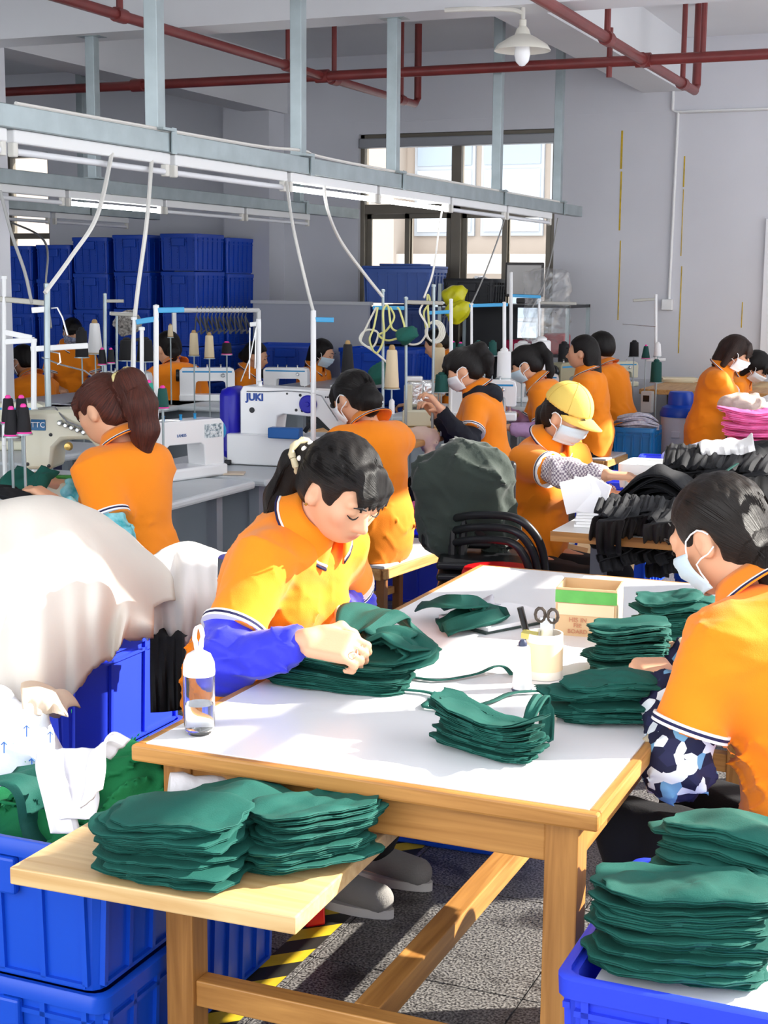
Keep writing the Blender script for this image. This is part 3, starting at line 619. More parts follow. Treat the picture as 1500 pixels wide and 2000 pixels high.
    for key, (c, u) in sl_end.items():
        R = Vector(u).to_track_quat('Z', 'Y').to_matrix(); r0 = .0765*s
        MB().lathe([(r0-.006, -.016), (r0+.001, -.016), (r0+.0015, -.011), (r0-.006, -.011)], c, 28, R).build('sleeve_trim', Mtrimw, shirt)
        MB().lathe([(r0-.006, -.011), (r0+.0012, -.011), (r0+.0014, -.005), (r0-.006, -.005)], c, 28, R).build('sleeve_trim', Mtrimn, shirt)
        MB().lathe([(r0-.006, -.005), (r0+.001, -.005), (r0+.001, .001), (r0-.006, .001)], c, 28, R).build('sleeve_trim', Mtrimw, shirt)
    # collar
    nx = nd; cx_ = N3(rv-nx*(rv@nx)); cy_ = np.cross(nx, cx_); cb = p3+fw*.012*s+dr(1.2)*.03*s
    def colr(u, q, o=0):
        an = math.radians(108+u*324); op = abs(u-.5)*2; dn = .004+.016*op**3; r = (.060+.044*q**1.1+o)*s
        return cb+(cx_*math.cos(an)*r*1.05+cy_*math.sin(an)*(r*1.06))+nx*(.048-(.034+dn*2.4)*q)*s
    MB().grid(lambda u, q: colr(u, q), 25, 5).build('collar', Mor, shirt, solid=.005)
    co_ = shirt.children[-1]
    MB().grid(lambda u, q: colr(u, .80+.07*q, .0035), 25, 2).build('collar_stripe', Mtrimw, shirt, solid=.003)
    MB().grid(lambda u, q: colr(u, .885+.07*q, .0038), 25, 2).build('collar_stripe', Mtrimn, shirt, solid=.003)
    # long under-sleeves / arm covers
    if sleeves:
        sm, puff, full = sleeves
        for key, (S, E, Wr) in arms.items():
            u = N3(E-S); c = S+u*.165*s; v = Vol(np.minimum(np.minimum(c, E), Wr)-.12, np.maximum(np.maximum(c, E), Wr)+.12, max(h*.9, .006))
            d = N3(Wr-E); e2 = Wr-d*(.015)
            v.add(cone(c, E+u*.0, (.052+puff*.4)*s, (.047+puff)*s), .02); v.add(cap(E, E+d*.02, (.048+puff)*s), .03); v.add(cone(E, e2, (.047+puff)*s, (.034+puff*.6)*s), .03)
            v.add(cone(e2-d*.012, e2+d*.008, .036*s, .033*s), .01)
            f1_ = folds(.004 if puff > .005 else .003, 70, int(S[0]*1000) % 97, 7); c1_ = creases(.009 if puff > .005 else .005, 95, int(S[0]*1000) % 89); v.warp(lambda P: f1_(P)+c1_(P)); P, Q = v.mesh(); link('arm_sleeve', mesh_np('arm_sleeve', P, Q), sm, root)
    # mask
    if mask:
        def mk(u, q):
            th = math.radians(-78+156*u); z = -.006-.096*q; cut_ = abs(u-.5)*2; z = z*(1-.12*cut_)-.008*cut_**2; ns = math.exp(-((u-.5)/.13)**2)*(1-q*.75)
            pl = .0022*math.sin(q*6*PI)*(1-cut_**2); r = .083+.018*math.cos(th*.5)*math.sin(PI*min(q*.9+.25, 1))
            return Hh(r*.93*math.sin(th), .022+r*.86*math.cos(th)+.013*ns-.016*q*q+pl, z)
        mo = MB().grid(mk, 23, 15).build('face_mask', mask, root, solid=.0025*s)
        for sd in (-1, 1):
            for q0, ze in ((.1, .018), (.85, -.034)): 
                p = mk(0 if sd < 0 else 1, q0); MB().tube(bez([p, Hh(sd*.083, .028, (ze*.5+(-.05 if q0 > .5 else .0)*.5)), Hh(sd*.086, -.008, ze), Hh(sd*.081, -.024, ze*.5-.008)], 8), .0018*s if h < .01 else .0026, 6).build('ear_loop', Mloop, mo)
    # hair
    hm = hm or Mhair; tail = tail or []
    lo3 = hc-.16*s; hi3 = hc+.16*s
    for c, r in tail: lo3 = np.minimum(lo3, np.array(c)+hc-r-.03); hi3 = np.maximum(hi3, np.array(c)+hc+r+.03)
    hh = (hf*1.15 if hf else h*.85); v = Vol(lo3, hi3, hh)
    v.add(ell(Hh(0, -.016, .026), np.array((.0865, .106, .1))*s, HR), .01)
    if hair in ('pony', 'bun', 'half', 'long'): v.add(ell(Hh(0, -.055, -.03), np.array((.07, .058, .065))*s, HR), .03)
    if hair == 'short': v.add(ell(Hh(0, -.05, -.02), np.array((.074, .058, .06))*s, HR), .03)
    if hair in ('bob', 'long'):
        for sd in (-1, 1): v.add(cap(Hh(sd*.072, -.02, .02), Hh(sd*.078, -.025, -.10 if hair == 'bob' else -.14), .03*s, .024*s), .03)
        v.add(cap(Hh(0, -.07, .0), Hh(0, -.075, -.11 if hair == 'bob' else -.17), .062*s, .05*s), .03)
    if hair == 'half':
        v.add(cap(Hh(0, -.075, -.02), Hh(0, -.095, -.19), .055*s, .036*s), .03); v.add(cap(Hh(.06, -.03, .0), Hh(.05, -.06, -.15), .03*s, .02*s), .03); v.add(cap(Hh(-.06, -.03, .0), Hh(-.05, -.06, -.15), .03*s, .02*s), .03)
    # face opening
    bx = bangs if isinstance(bangs, tuple) else (-.058, .058, 1.0)
    v.sub(rbox(Hh(0, .112, -.055 if bangs is True else -.04), np.array((.12, .062, .088 if bangs is True else .105))*s, HR, .03*s), .012)
    if hair in ('pony', 'bun', 'short', 'half'):
        for sd in (-1, 1): v.sub(ell(Hh(sd*.088, -.002, -.022), np.array((.03, .028, .042))*s, HR), .012); v.sub(rbox(Hh(sd*.08, .045, -.06), np.array((.03, .06, .055))*s, HR, .02*s), .012)
        v.cut(lambda P: (-.082-((P-hc)@HR/s)[..., 2]+(((P-hc)@HR/s)[..., 1]+.06)*.5) if hair in ('pony', 'bun', 'short') else -1+0*P[..., 0]) if not tail and hair != 'half' else None
    if bangs and hair != 'short':
        gv = np.array([0, 0, -1.]); dnv = N3(-HR[:, 2]*.75+gv*.45+HR[:, 1]*.10)
        for i in range(11):
            x = bx[0]+(bx[1]-bx[0])*i/10; A = Hh(x*.7, .050, .100-.25*abs(x)); B = Hh(x*1.05, .088-.3*abs(x), .062-.1*abs(x)); C_ = B+dnv*(.030+.012*(i % 2)+.25*abs(x))*s*bx[2]
            v.add(cap(A, B, .012*s, .009*s), .012); v.add(cap(B, C_, .009*s, max(.003*s, hh*.62)), .006)
    prev = None
    for c, r in tail:
        c = np.array(c)+hc
        if prev is not None: v.add(cap(prev[0], c, prev[1], r), .02)
        else: v.add(cap(c, c+1e-4, r), .02)
        prev = (c, r)
    fr = folds(.0014, 170, 11, 5, (1, 1, .15)); v.warp(fr)
    P, Q = v.mesh(); me = mesh_np('hair', P, Q)
    def cyl(X, c, ax):
        ax = N3(ax); e1 = N3(np.cross(ax, [.3, .9, .1])); e2 = np.cross(ax, e1); q = X-c; an = np.arctan2(q@e2, q@e1); return np.stack([np.cos(an)*4, np.sin(an)*4, (q@ax)*2.5], 1)
    ctr = Hh(0, -.012, .02); ax = (np.array(tail[0][0])+hc-ctr) if (tail and hair != 'half') else (HR[:, 2] if hair != 'half' else HR[:, 2]*.5-HR[:, 1]); st = cyl(P, ctr, ax)
    if tail:
        T = [(np.array(c)+hc, r) for c, r in tail]
        for i in range(len(T)-1):
            a_, b_ = T[i][0], T[i+1][0]; ba = b_-a_; tt = np.clip(((P-a_)@ba)/max(ba@ba, 1e-9), 0, 1); dd = np.linalg.norm(P-a_-tt[:, None]*ba, axis=1); mk_ = (dd < max(T[i][1], T[i+1][1])*1.25) & (np.linalg.norm((P-ctr)@HR/np.array([.09, .11, .105])/s, axis=1) > 1.02); st[mk_] = cyl(P[mk_], a_, ba)*np.array([1.2, 1.2, 1])+i*.3
    at = me.attributes.new('strand', 'FLOAT_VECTOR', 'POINT'); at.data.foreach_set('vector', st.astype(np.float32).ravel())
    link('hair', me, hm, root)
    if strands and tail:
        sb = MB(); rs = np.random.default_rng(5); g = N3(HR.T@(np.array(tail[0][0])+hc-ctr)); er = np.array((.0885, .108, .102))*s; n_ = 0; wr_ = .0007*s
        while n_ < strands:
            a = N3(rs.normal(size=3)); q = a*er/s
            if (q[1] > .045 and q[2] < .055) or q[2] < -.03 or (abs(q[0]) > .06 and q[2] < .03 and q[1] > -.045) or a@g > .93: continue
            n_ += 1; om = math.acos(np.clip(a@g, -1, 1)); pts_ = []
            for t_ in np.linspace(0, .94, 9): d_ = (math.sin((1-t_)*om)*a+math.sin(t_*om)*g)/math.sin(om); pts_.append(ctr+HR@(d_*er*(1.0+.012*rs.uniform()+.012*math.sin(PI*t_))))
            ph_ = (np.array(pts_)-hc)@HR/s
            if ((np.abs(ph_[:, 0]) > .05) & (ph_[:, 2] < .028) & (ph_[:, 1] > -.05)).any(): continue
            sb.tube(pts_, [wr_*.5]+[wr_]*7+[wr_*.6], 3, False)
        T = [(np.array(c)+hc, r) for c, r in tail]
        for i_ in range(strands//2):
            an = rs.uniform(0, 6.28); rr_ = rs.uniform(.75, 1.1); o1 = N3([math.cos(an), math.sin(an)*.4, math.sin(an)]); pts_ = [c+o1*r*rr_*(1 if k_ < len(T)-1 else .5)+rs.normal(size=3)*.002 for k_, (c, r) in enumerate(T)]; pts_ = bez(pts_, 14); pts_.append(pts_[-1]+np.array([0, -.005, -.03*rs.uniform()])); sb.tube(pts_, wr_, 3, False)
        so_ = sb.build('hair_strands', hm, root); so_['kind'] = 'stuff'
    return dict(root=root, H=Hh, HR=HR, hc=hc, arms=arms, hands=hands, p=(p0, p1, p2, p3), shirt=shirt, fw=fw, s=s, toL=toL, Rw=Rw)
# ------------------------------------------------------------------ the workers
Msl = mat('blue_oversleeve', '#2a2fd2', .6, bump=.05, bs=150, sheen=.2)
def patterned():
    m = mat('patterned_sleeve', '#dfe6ec', .8); nt = m.node_tree; N = nt.nodes; L = nt.links; tc = N.new('ShaderNodeTexCoord'); v = N.new('ShaderNodeTexVoronoi'); v.inputs['Scale'].default_value = 38
    r = N.new('ShaderNodeValToRGB'); r.color_ramp.interpolation = 'CONSTANT'; e = r.color_ramp.elements; e[0].color = lin('#171a3a')+[1]; e[0].position = 0; e[1].color = lin('#e8eef2')+[1]; e[1].position = .42
    for p, c in ((.6, '#6fa3c8'), (.72, '#23254a'), (.86, '#b9a98e')): q = e.new(p); q.color = lin(c)+[1]
    L.new(tc.outputs['Object'], v.inputs['Vector']); L.new(v.outputs['Color'], r.inputs[0]); L.new(r.outputs[0], N['Principled BSDF'].inputs['Base Color']); return m
def checked(name, c1, c2, sc, c3=None):
    m = mat(name, c1, .85); nt = m.node_tree; N = nt.nodes; L = nt.links; tc = N.new('ShaderNodeTexCoord'); v = N.new('ShaderNodeTexChecker'); v.inputs['Scale'].default_value = sc; v.inputs['Color1'].default_value = lin(c1)+[1]; v.inputs['Color2'].default_value = lin(c2)+[1]
    L.new(tc.outputs['Object'], v.inputs['Vector']); L.new(v.outputs['Color'], N['Principled BSDF'].inputs['Base Color']); return m
Mging = checked('gingham_sleeve', '#efe6e6', '#8f7f8f', 110); Mplaid = checked('plaid_sleeve', '#3a3236', '#8d7a72', 45); Mteal = mat('teal_print_sleeve', '#2fa6b0', .6, col2='#9fdfe6', vs=25, bump=.1, bs=60)
Mnavy = mat('navy_knit', '#1a1d27', .9, bump=.2, bs=300); Mlilac = mat('lilac_sleeve', '#c9a3cf', .7, bump=.05); Mpatt = patterned()
PONY = [((0, -.10, .06), .028), ((0, -.14, .05), .036), ((0, -.17, -.03), .038), ((0, -.175, -.12), .03), ((0, -.17, -.19), .015)]
PP = {}
PP[1] = person('woman in orange polo with blue sleeve covers bending over the white worktable', (-1.80, 3.22, 0), -8, .46, .42, 0, (.66, -.30, 0), RH=Zp(600, 1250, .87), LH=Wd(665, 1190, 3.75), elb=.7, h=.008, hf=.0042, hair='pony', tail=[((0, -.10, .07), .03), ((-.01, -.14, .05), .036), ((-.02, -.19, -.04), .04), ((-.03, -.22, -.14), .034), ((-.04, -.23, -.24), .02)], sleeves=(Msl, .014, True), sc=1.04, shoes=mat('grey_canvas', '#8d8a86', .9, bump=.2, bs=200), grip={'R': (.9, .1, -.25), 'L': (.9, -.2, -.1)}, palm={'R': (.15, .6, -.8), 'L': (0, -.5, -.8)}, curl=(1.15, .7), hpx=(668, 955), bangs=(-.062, .028, .9), strands=700, knees=((-.12, -.02, 0), (-.29, -.22, 0)))
PP[2] = person('woman in orange polo and blue mask seated at the right side of the worktable', (-.30, 2.95, 0), 155, .46, .38, 0, (.55, .1, 0), LH=Wd(1290, 1326, 3.1), RH=(-.70, 3.35, .8), grip={'L': (-.5, .9, -.1)}, elb=.55, h=.008, hf=.005, hair='pony', hm=hairmat('brown_black_hair', '#2a211c', '#0f0b09'), sleeves=(Mpatt, .012, True), mask=Mmask, tail=[((0, -.10, -.02), .03), ((.0, -.15, -.05), .045), ((.01, -.17, -.12), .04), ((.01, -.16, -.19), .02)], shoes=mat('black_canvas', '#141416', .9), bangs=False, hpx=(1405, 1045), sc=1.02, strands=600)
PP[3] = person('woman with reddish brown ponytail and teal sleeves at the beige overlock machine', (-2.75, 4.4, 0), 168, .45, .06, 0, (.5, .1, 0), LH=Wd(115, 985, 5.0), RH=Wd(120, 950, 5.4), h=.0105, hf=.0075, hm=Mhair2, tail=[((0, -.08, .10), .035), ((0, -.13, .10), .05), ((0, -.175, .03), .055), ((.01, -.18, -.06), .05), ((.01, -.17, -.14), .03)], sleeves=(Mteal, .012, True), hpx=(205, 800), elb=.3, strands=400)
PP[4] = person('woman with hair in a bun and white mask seated behind the large white machine', (-2.6, 6.05, 0), 150, .45, .1, 0, (.6, .15, 0), h=.011, hf=.008, hair='bun', tail=[((0, -.11, .02), .04), ((0, -.125, .0), .052), ((.0, -.12, -.03), .045)], mask=Mmaskw, hpx=(692, 778), LH=(-3.05, 6.3, .85), RH=(-2.95, 6.5, .85), sc=1.02, strands=300)
PP[5] = person('woman with a dark hood and navy undersleeves sewing in profile', (-2.7, 7.9, 0), 200, .45, .14, 0, (.45, 0, 0), h=.0115, hf=.009, tail=[((0, -.06, .11), .03), ((0, -.10, .12), .036), ((0, -.14, .06), .036), ((0, -.155, -.02), .02)], mask=Mmaskw, sleeves=(Mnavy, .006, True), hpx=(903, 722), LH=Wd(862, 800, 8.0), RH=Wd(850, 810, 8.3))
PP[6] = person('woman in a pale yellow cap and blue mask with gingham sleeves reaching right', (-1.85, 6.2, 0), -25, .45, .2, 0, (.45, .1, 0), h=.0105, hf=.0075, hair='pony', tail=[((0, -.10, .03), .03), ((0, -.13, .0), .036), ((-.01, -.15, -.08), .036), ((-.01, -.15, -.17), .024)], mask=Mmask, sleeves=(Mging, .012, True), hpx=(1108, 812), RH=Wd(1185, 928, 5.9), LH=Wd(1190, 965, 6.3), elb=.6, bangs=False, grip={'R': (1, .3, -.05), 'L': (1, .2, -.2)}, curl=(.35, .6), strands=200)
PP[7] = person('woman with high ponytail and lilac sleeves in the sewing line', (-2.8, 9.4, 0), 195, .45, .35, 0, (.5, 0, 0), h=.013, hf=.0105, tail=[((0, -.06, .11), .025), ((0, -.10, .12), .03), ((0, -.15, .06), .03), ((0, -.17, -.04), .028), ((0, -.16, -.12), .015)], mask=Mmask, sleeves=(Mlilac, .012, True), hpx=(1025, 712), LH=Wd(995, 835, 9.6), RH=Wd(985, 800, 9.9))
PP[8] = person('woman with half tied long black hair looking left without a mask', (-2.7, 10.3, 0), 185, .45, .12, 0, (.1, 0, 0), h=.013, hf=.0105, hair='half', hpx=(1137, 688), bangs=False)
PP[9] = person('man with short black hair in orange polo seated by the back wall', (-2.7, 11.3, 0), 165, .45, .25, 0, (.2, .1, 0), h=.0135, hf=.011, hair='short', male=True, trousers=Mjean, hpx=(1172, 680), sc=1.05, bangs=False, skinm=Mskin2)
PP[10] = person('woman with wavy brown hair, mask and plaid sleeves at the right back table', (-2.0, 10.9, 0), 8, .45, .2, 0, (.5, -.1, 0), h=.013, hf=.0105, hair='bob', hm=hairmat('dark_brown_hair', '#3a2219', '#160d0a'), mask=Mmaskw, sleeves=(Mplaid, .008, True), hpx=(1437, 690), RH=Wd(1465, 800, 11.0), LH=Wd(1480, 790, 11.2), sc=1.06)
PP[11] = person('woman with black bob and mask bending at the right edge behind the plaid sleeves', (-1.75, 12.0, 0), 0, .45, .4, 0, (.75, -.2, 0), h=.0135, hf=.011, hair='bob', mask=Mmaskw, hpx=(1478, 716))
PP[12] = person('woman seen from behind with low ponytail in the middle sewing row', (-5.5, 9.3, 0), 140, .45, .3, 0, (.4, .3, 0), h=.0135, hf=.011, hair='bun', tail=[((0, -.11, .0), .03), ((0, -.13, -.02), .042), ((0, -.13, -.06), .03)], hpx=(328, 680))
PP[13] = person('woman without a mask looking down to the right in the far row', (-6.1, 11.3, 0), 12, .45, .15, 0, (.35, 0, 0), h=.0135, hf=.011, hair='bun', tail=[((0, -.1, .02), .03), ((0, -.12, .0), .04)], hpx=(500, 695), bangs=False)
PP[14] = person('woman with long black hair and blue mask in the far row before blue bins', (-5.7, 11.6, 0), 0, .45, .15, 0, (.35, 0, 0), h=.0135, hf=.011, hair='long', mask=Mmask, hpx=(630, 690), bangs=False)
PP[15] = person('short haired worker with dark printed mask at the far left edge', (-6.9, 9.4, 0), 170, .45, .25, 0, (.4, 0, 0), h=.0135, hf=.011, hair='short', mask=Mmaskd, hpx=(45, 705), male=True, skinm=Mskin2)
PP[16] = person('worker with printed mask half hidden among machines before the blue crates', (-8.1, 11.4, 0), -40, .45, .15, 0, (.4, 0, 0), h=.0145, hf=.012, hair='pony', mask=Mmaskd, hpx=(142, 648), trousers=Mblk)
PP[17] = person('worker mostly hidden behind the yellow tube bundle at the back', (-4.55, 11.4, 0), 190, .45, .2, 0, (.5, 0, 0), h=.0145, hf=.012, hair='short', hpx=(852, 672), bangs=False)
print('SEATS', *SEATS, sep='\n')
# ------------------------------------------------------------------ worktable and what is on it
Mlam = mat('white_laminate', '#f1f1f4', .28, var=.03, vs=3); Mpine = wood('pine_x', '#c9924f', '#9c6830', 0); Mpiney = wood('pine_y', '#c9924f', '#9c6830', 1); Mpinez = wood('pine_z', '#c08848', '#92602c', 2); Mply = wood('plywood_board', '#e3c48f', '#c99f68', 0, .35, .8)
TX0, TX1, TY0, TY1, TZ = -1.535, -.60, 2.37, 4.42, .75
tb = thing('worktable', 'long wooden worktable with a white laminate top in the foreground', 'table', (-1.07, 3.4, 0))
def tp(nm, lo, hi, m, bev=.003): return MB().bb(lo, hi).build(nm, m, tb, world=True, smooth=False, bevel=bev)
tp('tabletop', (TX0+.022, TY0+.022, TZ-.03), (TX1-.022, TY1-.022, TZ), Mlam, 0)
tp('edging', (TX0, TY0, TZ-.034), (TX1, TY0+.022, TZ-.001), Mpine, .005); tp('edging', (TX0, TY1-.022, TZ-.034), (TX1, TY1, TZ-.001), Mpine, .005); tp('edging', (TX0, TY0+.022, TZ-.034), (TX0+.022, TY1-.022, TZ-.001), Mpiney, .005); tp('edging', (TX1-.022, TY0+.022, TZ-.034), (TX1, TY1-.022, TZ-.001), Mpiney, .005)
for x in (TX0+.045, TX1-.045-.062):
    for y in (TY0+.045, TY1-.105): tp('leg', (x, y, 0), (x+.062, y+.062, TZ-.034), Mpinez)
tp('apron', (TX0+.107, TY0+.05, TZ-.12), (TX1-.107, TY0+.075, TZ-.034), Mpine); tp('apron', (TX0+.107, TY1-.08, TZ-.12), (TX1-.107, TY1-.055, TZ-.034), Mpine)
tp('apron', (TX0+.05, TY0+.107, TZ-.12), (TX0+.075, TY1-.105, TZ-.034), Mpiney); tp('apron', (TX1-.075, TY0+.107, TZ-.12), (TX1-.05, TY1-.105, TZ-.034), Mpiney)
tp('stretcher', (TX0+.107, TY0+.055, .2), (TX1-.107, TY0+.1, .255), Mpine); tp('stretcher', (TX0+.107, TY1-.1, .2), (TX1-.107, TY1-.055, .255), Mpine); tp('stretcher', (-1.10, TY0+.1, .20), (-1.045, TY1-.1, .255), Mpiney)
# plywood board on the crates
BZ = .585
bd = thing('plywood_board', 'thick pale plywood board carrying folded green garments under the table end', 'board', (-1.3, 2.3, BZ))
pts = [(-1.575, 2.035), (-1.02, 2.055), (-1.035, 2.63), (-1.42, 2.63), (-1.42, 2.405), (-1.50, 2.405), (-1.50, 2.60), (-1.575, 2.60)]
MB().prism(pts, BZ, BZ+.032).build('panel', Mply, bd, world=True, smooth=False, bevel=.003)
# garments -------------------------------------------------------
Mg = mat('green_jersey', '#0d574c', .8, bump=.12, bs=350, var=.15, vs=14); Mg2 = mat('bright_green_jersey', '#15804a', .85, bump=.1, bs=250, var=.15, vs=10); Mbk = mat('black_jersey', '#101116', .8, bump=.12, bs=250); Mpk = mat('pink_jersey', '#ef6fae', .8, bump=.1, bs=250, var=.2, vs=20); Mwt = mat('white_cloth', '#eceaea', .85, bump=.1, bs=200); Mnude = mat('blush_lace', '#e6cbbd', .85, bump=.25, bs=220)
ORD = ['topmost', 'second', 'third', 'fourth', 'fifth', 'sixth', 'seventh', 'eighth', 'ninth', 'tenth', 'eleventh', 'twelfth', 'thirteenth', 'fourteenth', 'fifteenth', 'sixteenth', 'seventeenth', 'eighteenth']
def slab(w, d, t, seed, wave, waist=.0, rag=.05, wr=0.0, n=44, dbl=True):
    r = np.random.default_rng(seed); A = r.normal(size=5)*rag/np.arange(1.5, 6.5); ph = r.uniform(0, 6.28, 5); sx, sy = r.normal(size=2)*.012; b = MB(); rings = []
    prof = [(.0, 1), (.18, 1), (.34, 1), (.5, 1), (.64, 1), (.76, 1), (.87, 1), (.955, .97), (1.0, .84), (1.01, .7), (.965, .5), (1.012, .3), (1.0, .12), (.95, 0), (.5, 0), (0, 0)] if dbl else [(.0, 1), (.4, 1), (.75, 1), (.94, 1), (1.0, .8), (1.01, .4), (.97, 0), (.5, 0), (0, 0)]
    K = r.normal(size=(7, 2))*np.array([22, 26, 34, 45, 60, 75, 90])[:, None]; kp = r.uniform(0, 6, 7)
    V = []
    for q, zt in prof:
        for k in range(n):
            a = 2*PI*k/n; c, s_ = math.cos(a), math.sin(a); e = 3.2; rr = (abs(c)**e+abs(s_)**e)**(-1/e)
            nz = 1+sum(A[j]*math.sin((j+2)*a+ph[j]) for j in range(5)); x = w/2*c*rr*q*nz; y = d/2*s_*rr*q*nz*(1-waist*(1-min(1, abs(x)/(w/2))**2))
            if q > .97: x += .004*math.sin(9*a+ph[0]); y += .004*math.sin(11*a+ph[1])
            x += sx; y += sy; z = zt*t+wave(x, y)
            if wr and zt > .9: z += wr*sum(math.sin(K[j, 0]*x+K[j, 1]*y+kp[j])/(1+.25*j) for j in range(7))*.45*(1-q**6)
            V.append((x, y, z))
    m = len(prof); b.add(V, [(i*n+k, i*n+(k+1) % n, (i+1)*n+(k+1) % n, (i+1)*n+k) for i in range(m-1) for k in range(n)]); return b
GS = [100]
def stack(where, loc, rz, n, w, d, t, m, what='dark green folded garment', grp=None, amp=.012, waist=.12, wr=.004, name='folded_garment', droop=.0, cat='garment', jit=.035, rag=.035):
    grp = grp or f'garments in {where}'; H = 0
    ph = random.uniform(0, 6.28); kx = 2*PI/(w*1.3)
    for i in range(n):
        GS[0] += 1; f_ = .25+.75*i/max(n-1, 1)
        def wave(x, y, f_=f_): return f_*(amp*(math.sin(kx*x+ph)-.0*y)*.6+amp*.5*math.sin(2*PI*y/(d*1.5)+ph*1.7))+f_*droop*(x/(w/2))**2+amp*f_*.6
        q = n-1-i; o = ORD[q] if q < len(ORD) else 'lowest'
        lab = f'{what}, {o}{" from top" if q else ""} of {where}' if q < len(ORD) else f'{what} low in {where}'
        g = slab(w*random.uniform(.965, 1.02), d*random.uniform(.965, 1.02), t*.99, GS[0], wave, waist, rag, wr if i == n-1 else wr*.3)
        o_ = g.build(name, m); o_.location = (loc[0]+random.uniform(-1, 1)*jit*.1, loc[1]+random.uniform(-1, 1)*jit*.1, loc[2]+i*t); o_.rotation_euler = (0, 0, rz+random.uniform(-jit, jit)); tag(o_, lab, cat, grp)
A = Zp(330, 1690, BZ+.04); stack('the front left stack on the board', (A[0]+.012, A[1]+.005, BZ+.033), .06, 16, .24, .175, .0068, Mg, wr=.007)
A = Zp(455, 1625, BZ+.05); stack('the rear stack on the board', (A[0]+.0, A[1]-.02, BZ+.033), -.1, 12, .2, .17, .0072, Mg, wr=.01)
A = Zp(625, 1660, BZ+.05); stack('the fanned stack on the board', (A[0]-.012, A[1]-.01, BZ+.033), 1.05, 13, .24, .15, .0074, Mg, wr=.008, droop=.012, jit=.12)
# rolled sheet under the table end
MB().tube(bez([Wd(330, 1537, 2.86), Wd(430, 1545, 2.88), Wd(560, 1565, 2.9), Wd(690, 1590, 2.95)], 14), [.028+.004*math.sin(i*2.1) for i in range(13)], 14).build('rolled_sheet', mat('pale_film', '#e2dfe2', .45, bump=.5, bs=40)); tag(bpy.data.objects['rolled_sheet'], 'pale crumpled roll of sheeting lying behind the green stacks', 'roll')
# garments on the table
A = Zp(660, 1325, TZ+.02); stack('the pile under the bending woman', (A[0], A[1]+.03, TZ+.001), .1, 10, .31, .17, .0072, Mg, 'dark green camisole', amp=.016, waist=.1, wr=.006)
def drape(name, lab, path, wdt, m, cat='garment', grp=None, amp=.008, seed=1, n=26, nv=11, solid=.004, width_dir=None, taper=None, fq=1.0):
    P = bez(path, n); m_ = len(P)-1; r = np.random.default_rng(seed); ph = r.uniform(0, 6, 4)
    def fn(u, v):
        i = u*m_; k = min(int(i), m_-1); p = P[k]+(P[k+1]-P[k])*(i-k); t = N3(P[min(k+1, m_)]-P[max(k-1, 0)])
        sdv = N3(width_dir) if width_dir is not None else N3(np.cross(t, [0, 0, 1])+1e-6); nrm = np.cross(sdv, t); wl = wdt*(taper(u) if taper else 1)
        return p+sdv*(v-.5)*wl+nrm*amp*(math.sin(9*fq*v+ph[0]+3*u)+.6*math.sin(17*fq*v+ph[1]-5*u)+.7*math.sin(8*u+ph[2]))
    o = MB().grid(fn, n, nv).build(name, m, solid=solid); tag(o, lab, cat, grp); return o
drape('camisole', 'green camisole lifted in the bending woman hands', [Zp(690, 1232, .86), Zp(735, 1195, .875), Zp(790, 1215, .84), Zp(850, 1262, .775)], .16, Mg, seed=3, amp=.006, taper=lambda u: .55+.6*math.sin(PI*min(1, u*1.1)))
for i, (off, z) in enumerate(((0, .0), (.018, .016), (.035, .032), (.05, .046))):
    drape('camisole', f'green camisole curled on its side beside the hands, {ORD[i] if i else "outermost"} of the fanned four' if i else 'green camisole curled on its side beside the hands, outermost of the fanned four', [Zp(740, 1310, .765+z*.3)+np.array([0, -.0, 0]), Zp(800, 1300-8*i, .80+z*.5), Zp(812-6*i, 1262-4*i, .835+z*.4), Zp(762, 1236, .84+z*.5), Zp(715, 1250, .83+z*.3)], .10, Mg, grp='fanned camisoles', seed=20+i, amp=.004)
def strap(lab, pts, w_=.012): o = drape('garment_strap', lab, pts, w_, Mg, cat='strap', amp=.0004, nv=3, solid=.002, n=36); return o
strap('long green strap curving to the white thread cone', [Zp(800, 1322, .756), Zp(860, 1328, .756), Zp(930, 1316, .758), Zp(965, 1302, .765), Zp(985, 1303, .765), Zp(1000, 1318, .756)])
strap('zigzag green strap between the two garment piles', [Zp(770, 1345, .757), Zp(835, 1352, .757), Zp(850, 1362, .757), Zp(830, 1380, .757), Zp(900, 1384, .757), Zp(960, 1370, .757), Zp(1010, 1352, .757), Zp(1120, 1350, .758)], .015)
drape('camisole', 'twisted green garment lying on papers at the far left of the table', [Zp(850, 1185, .78), Zp(890, 1170, .83), Zp(930, 1172, .82), Zp(955, 1195, .79), Zp(905, 1215, .775), Zp(862, 1225, .765)], .12, Mg, seed=8, amp=.012)
drape('grey_cloth', 'pale grey cloth scrap beside the twisted green garment', [Zp(905, 1178, .775), Zp(950, 1178, .785), Zp(985, 1192, .765)], .12, mat('grey_cloth', '#bdbcc4', .85), seed=9, amp=.006, cat='cloth')
A = Zp(975, 1212, TZ); pb = thing('paper_pad', 'stack of white paper on a dark clipboard at the far left of the table', 'paper', (A[0], A[1], TZ))
MB().box((A[0], A[1], TZ+.004), (.2, .28, .006), rotz(-.5)).build('clipboard', mat('dark_board', '#2f3f3c', .5), pb, world=True, smooth=False); MB().box((A[0], A[1], TZ+.012), (.19, .265, .01), rotz(-.47)).build('sheet', mat('paper', '#f3f3f6', .8), pb, world=True, smooth=False)
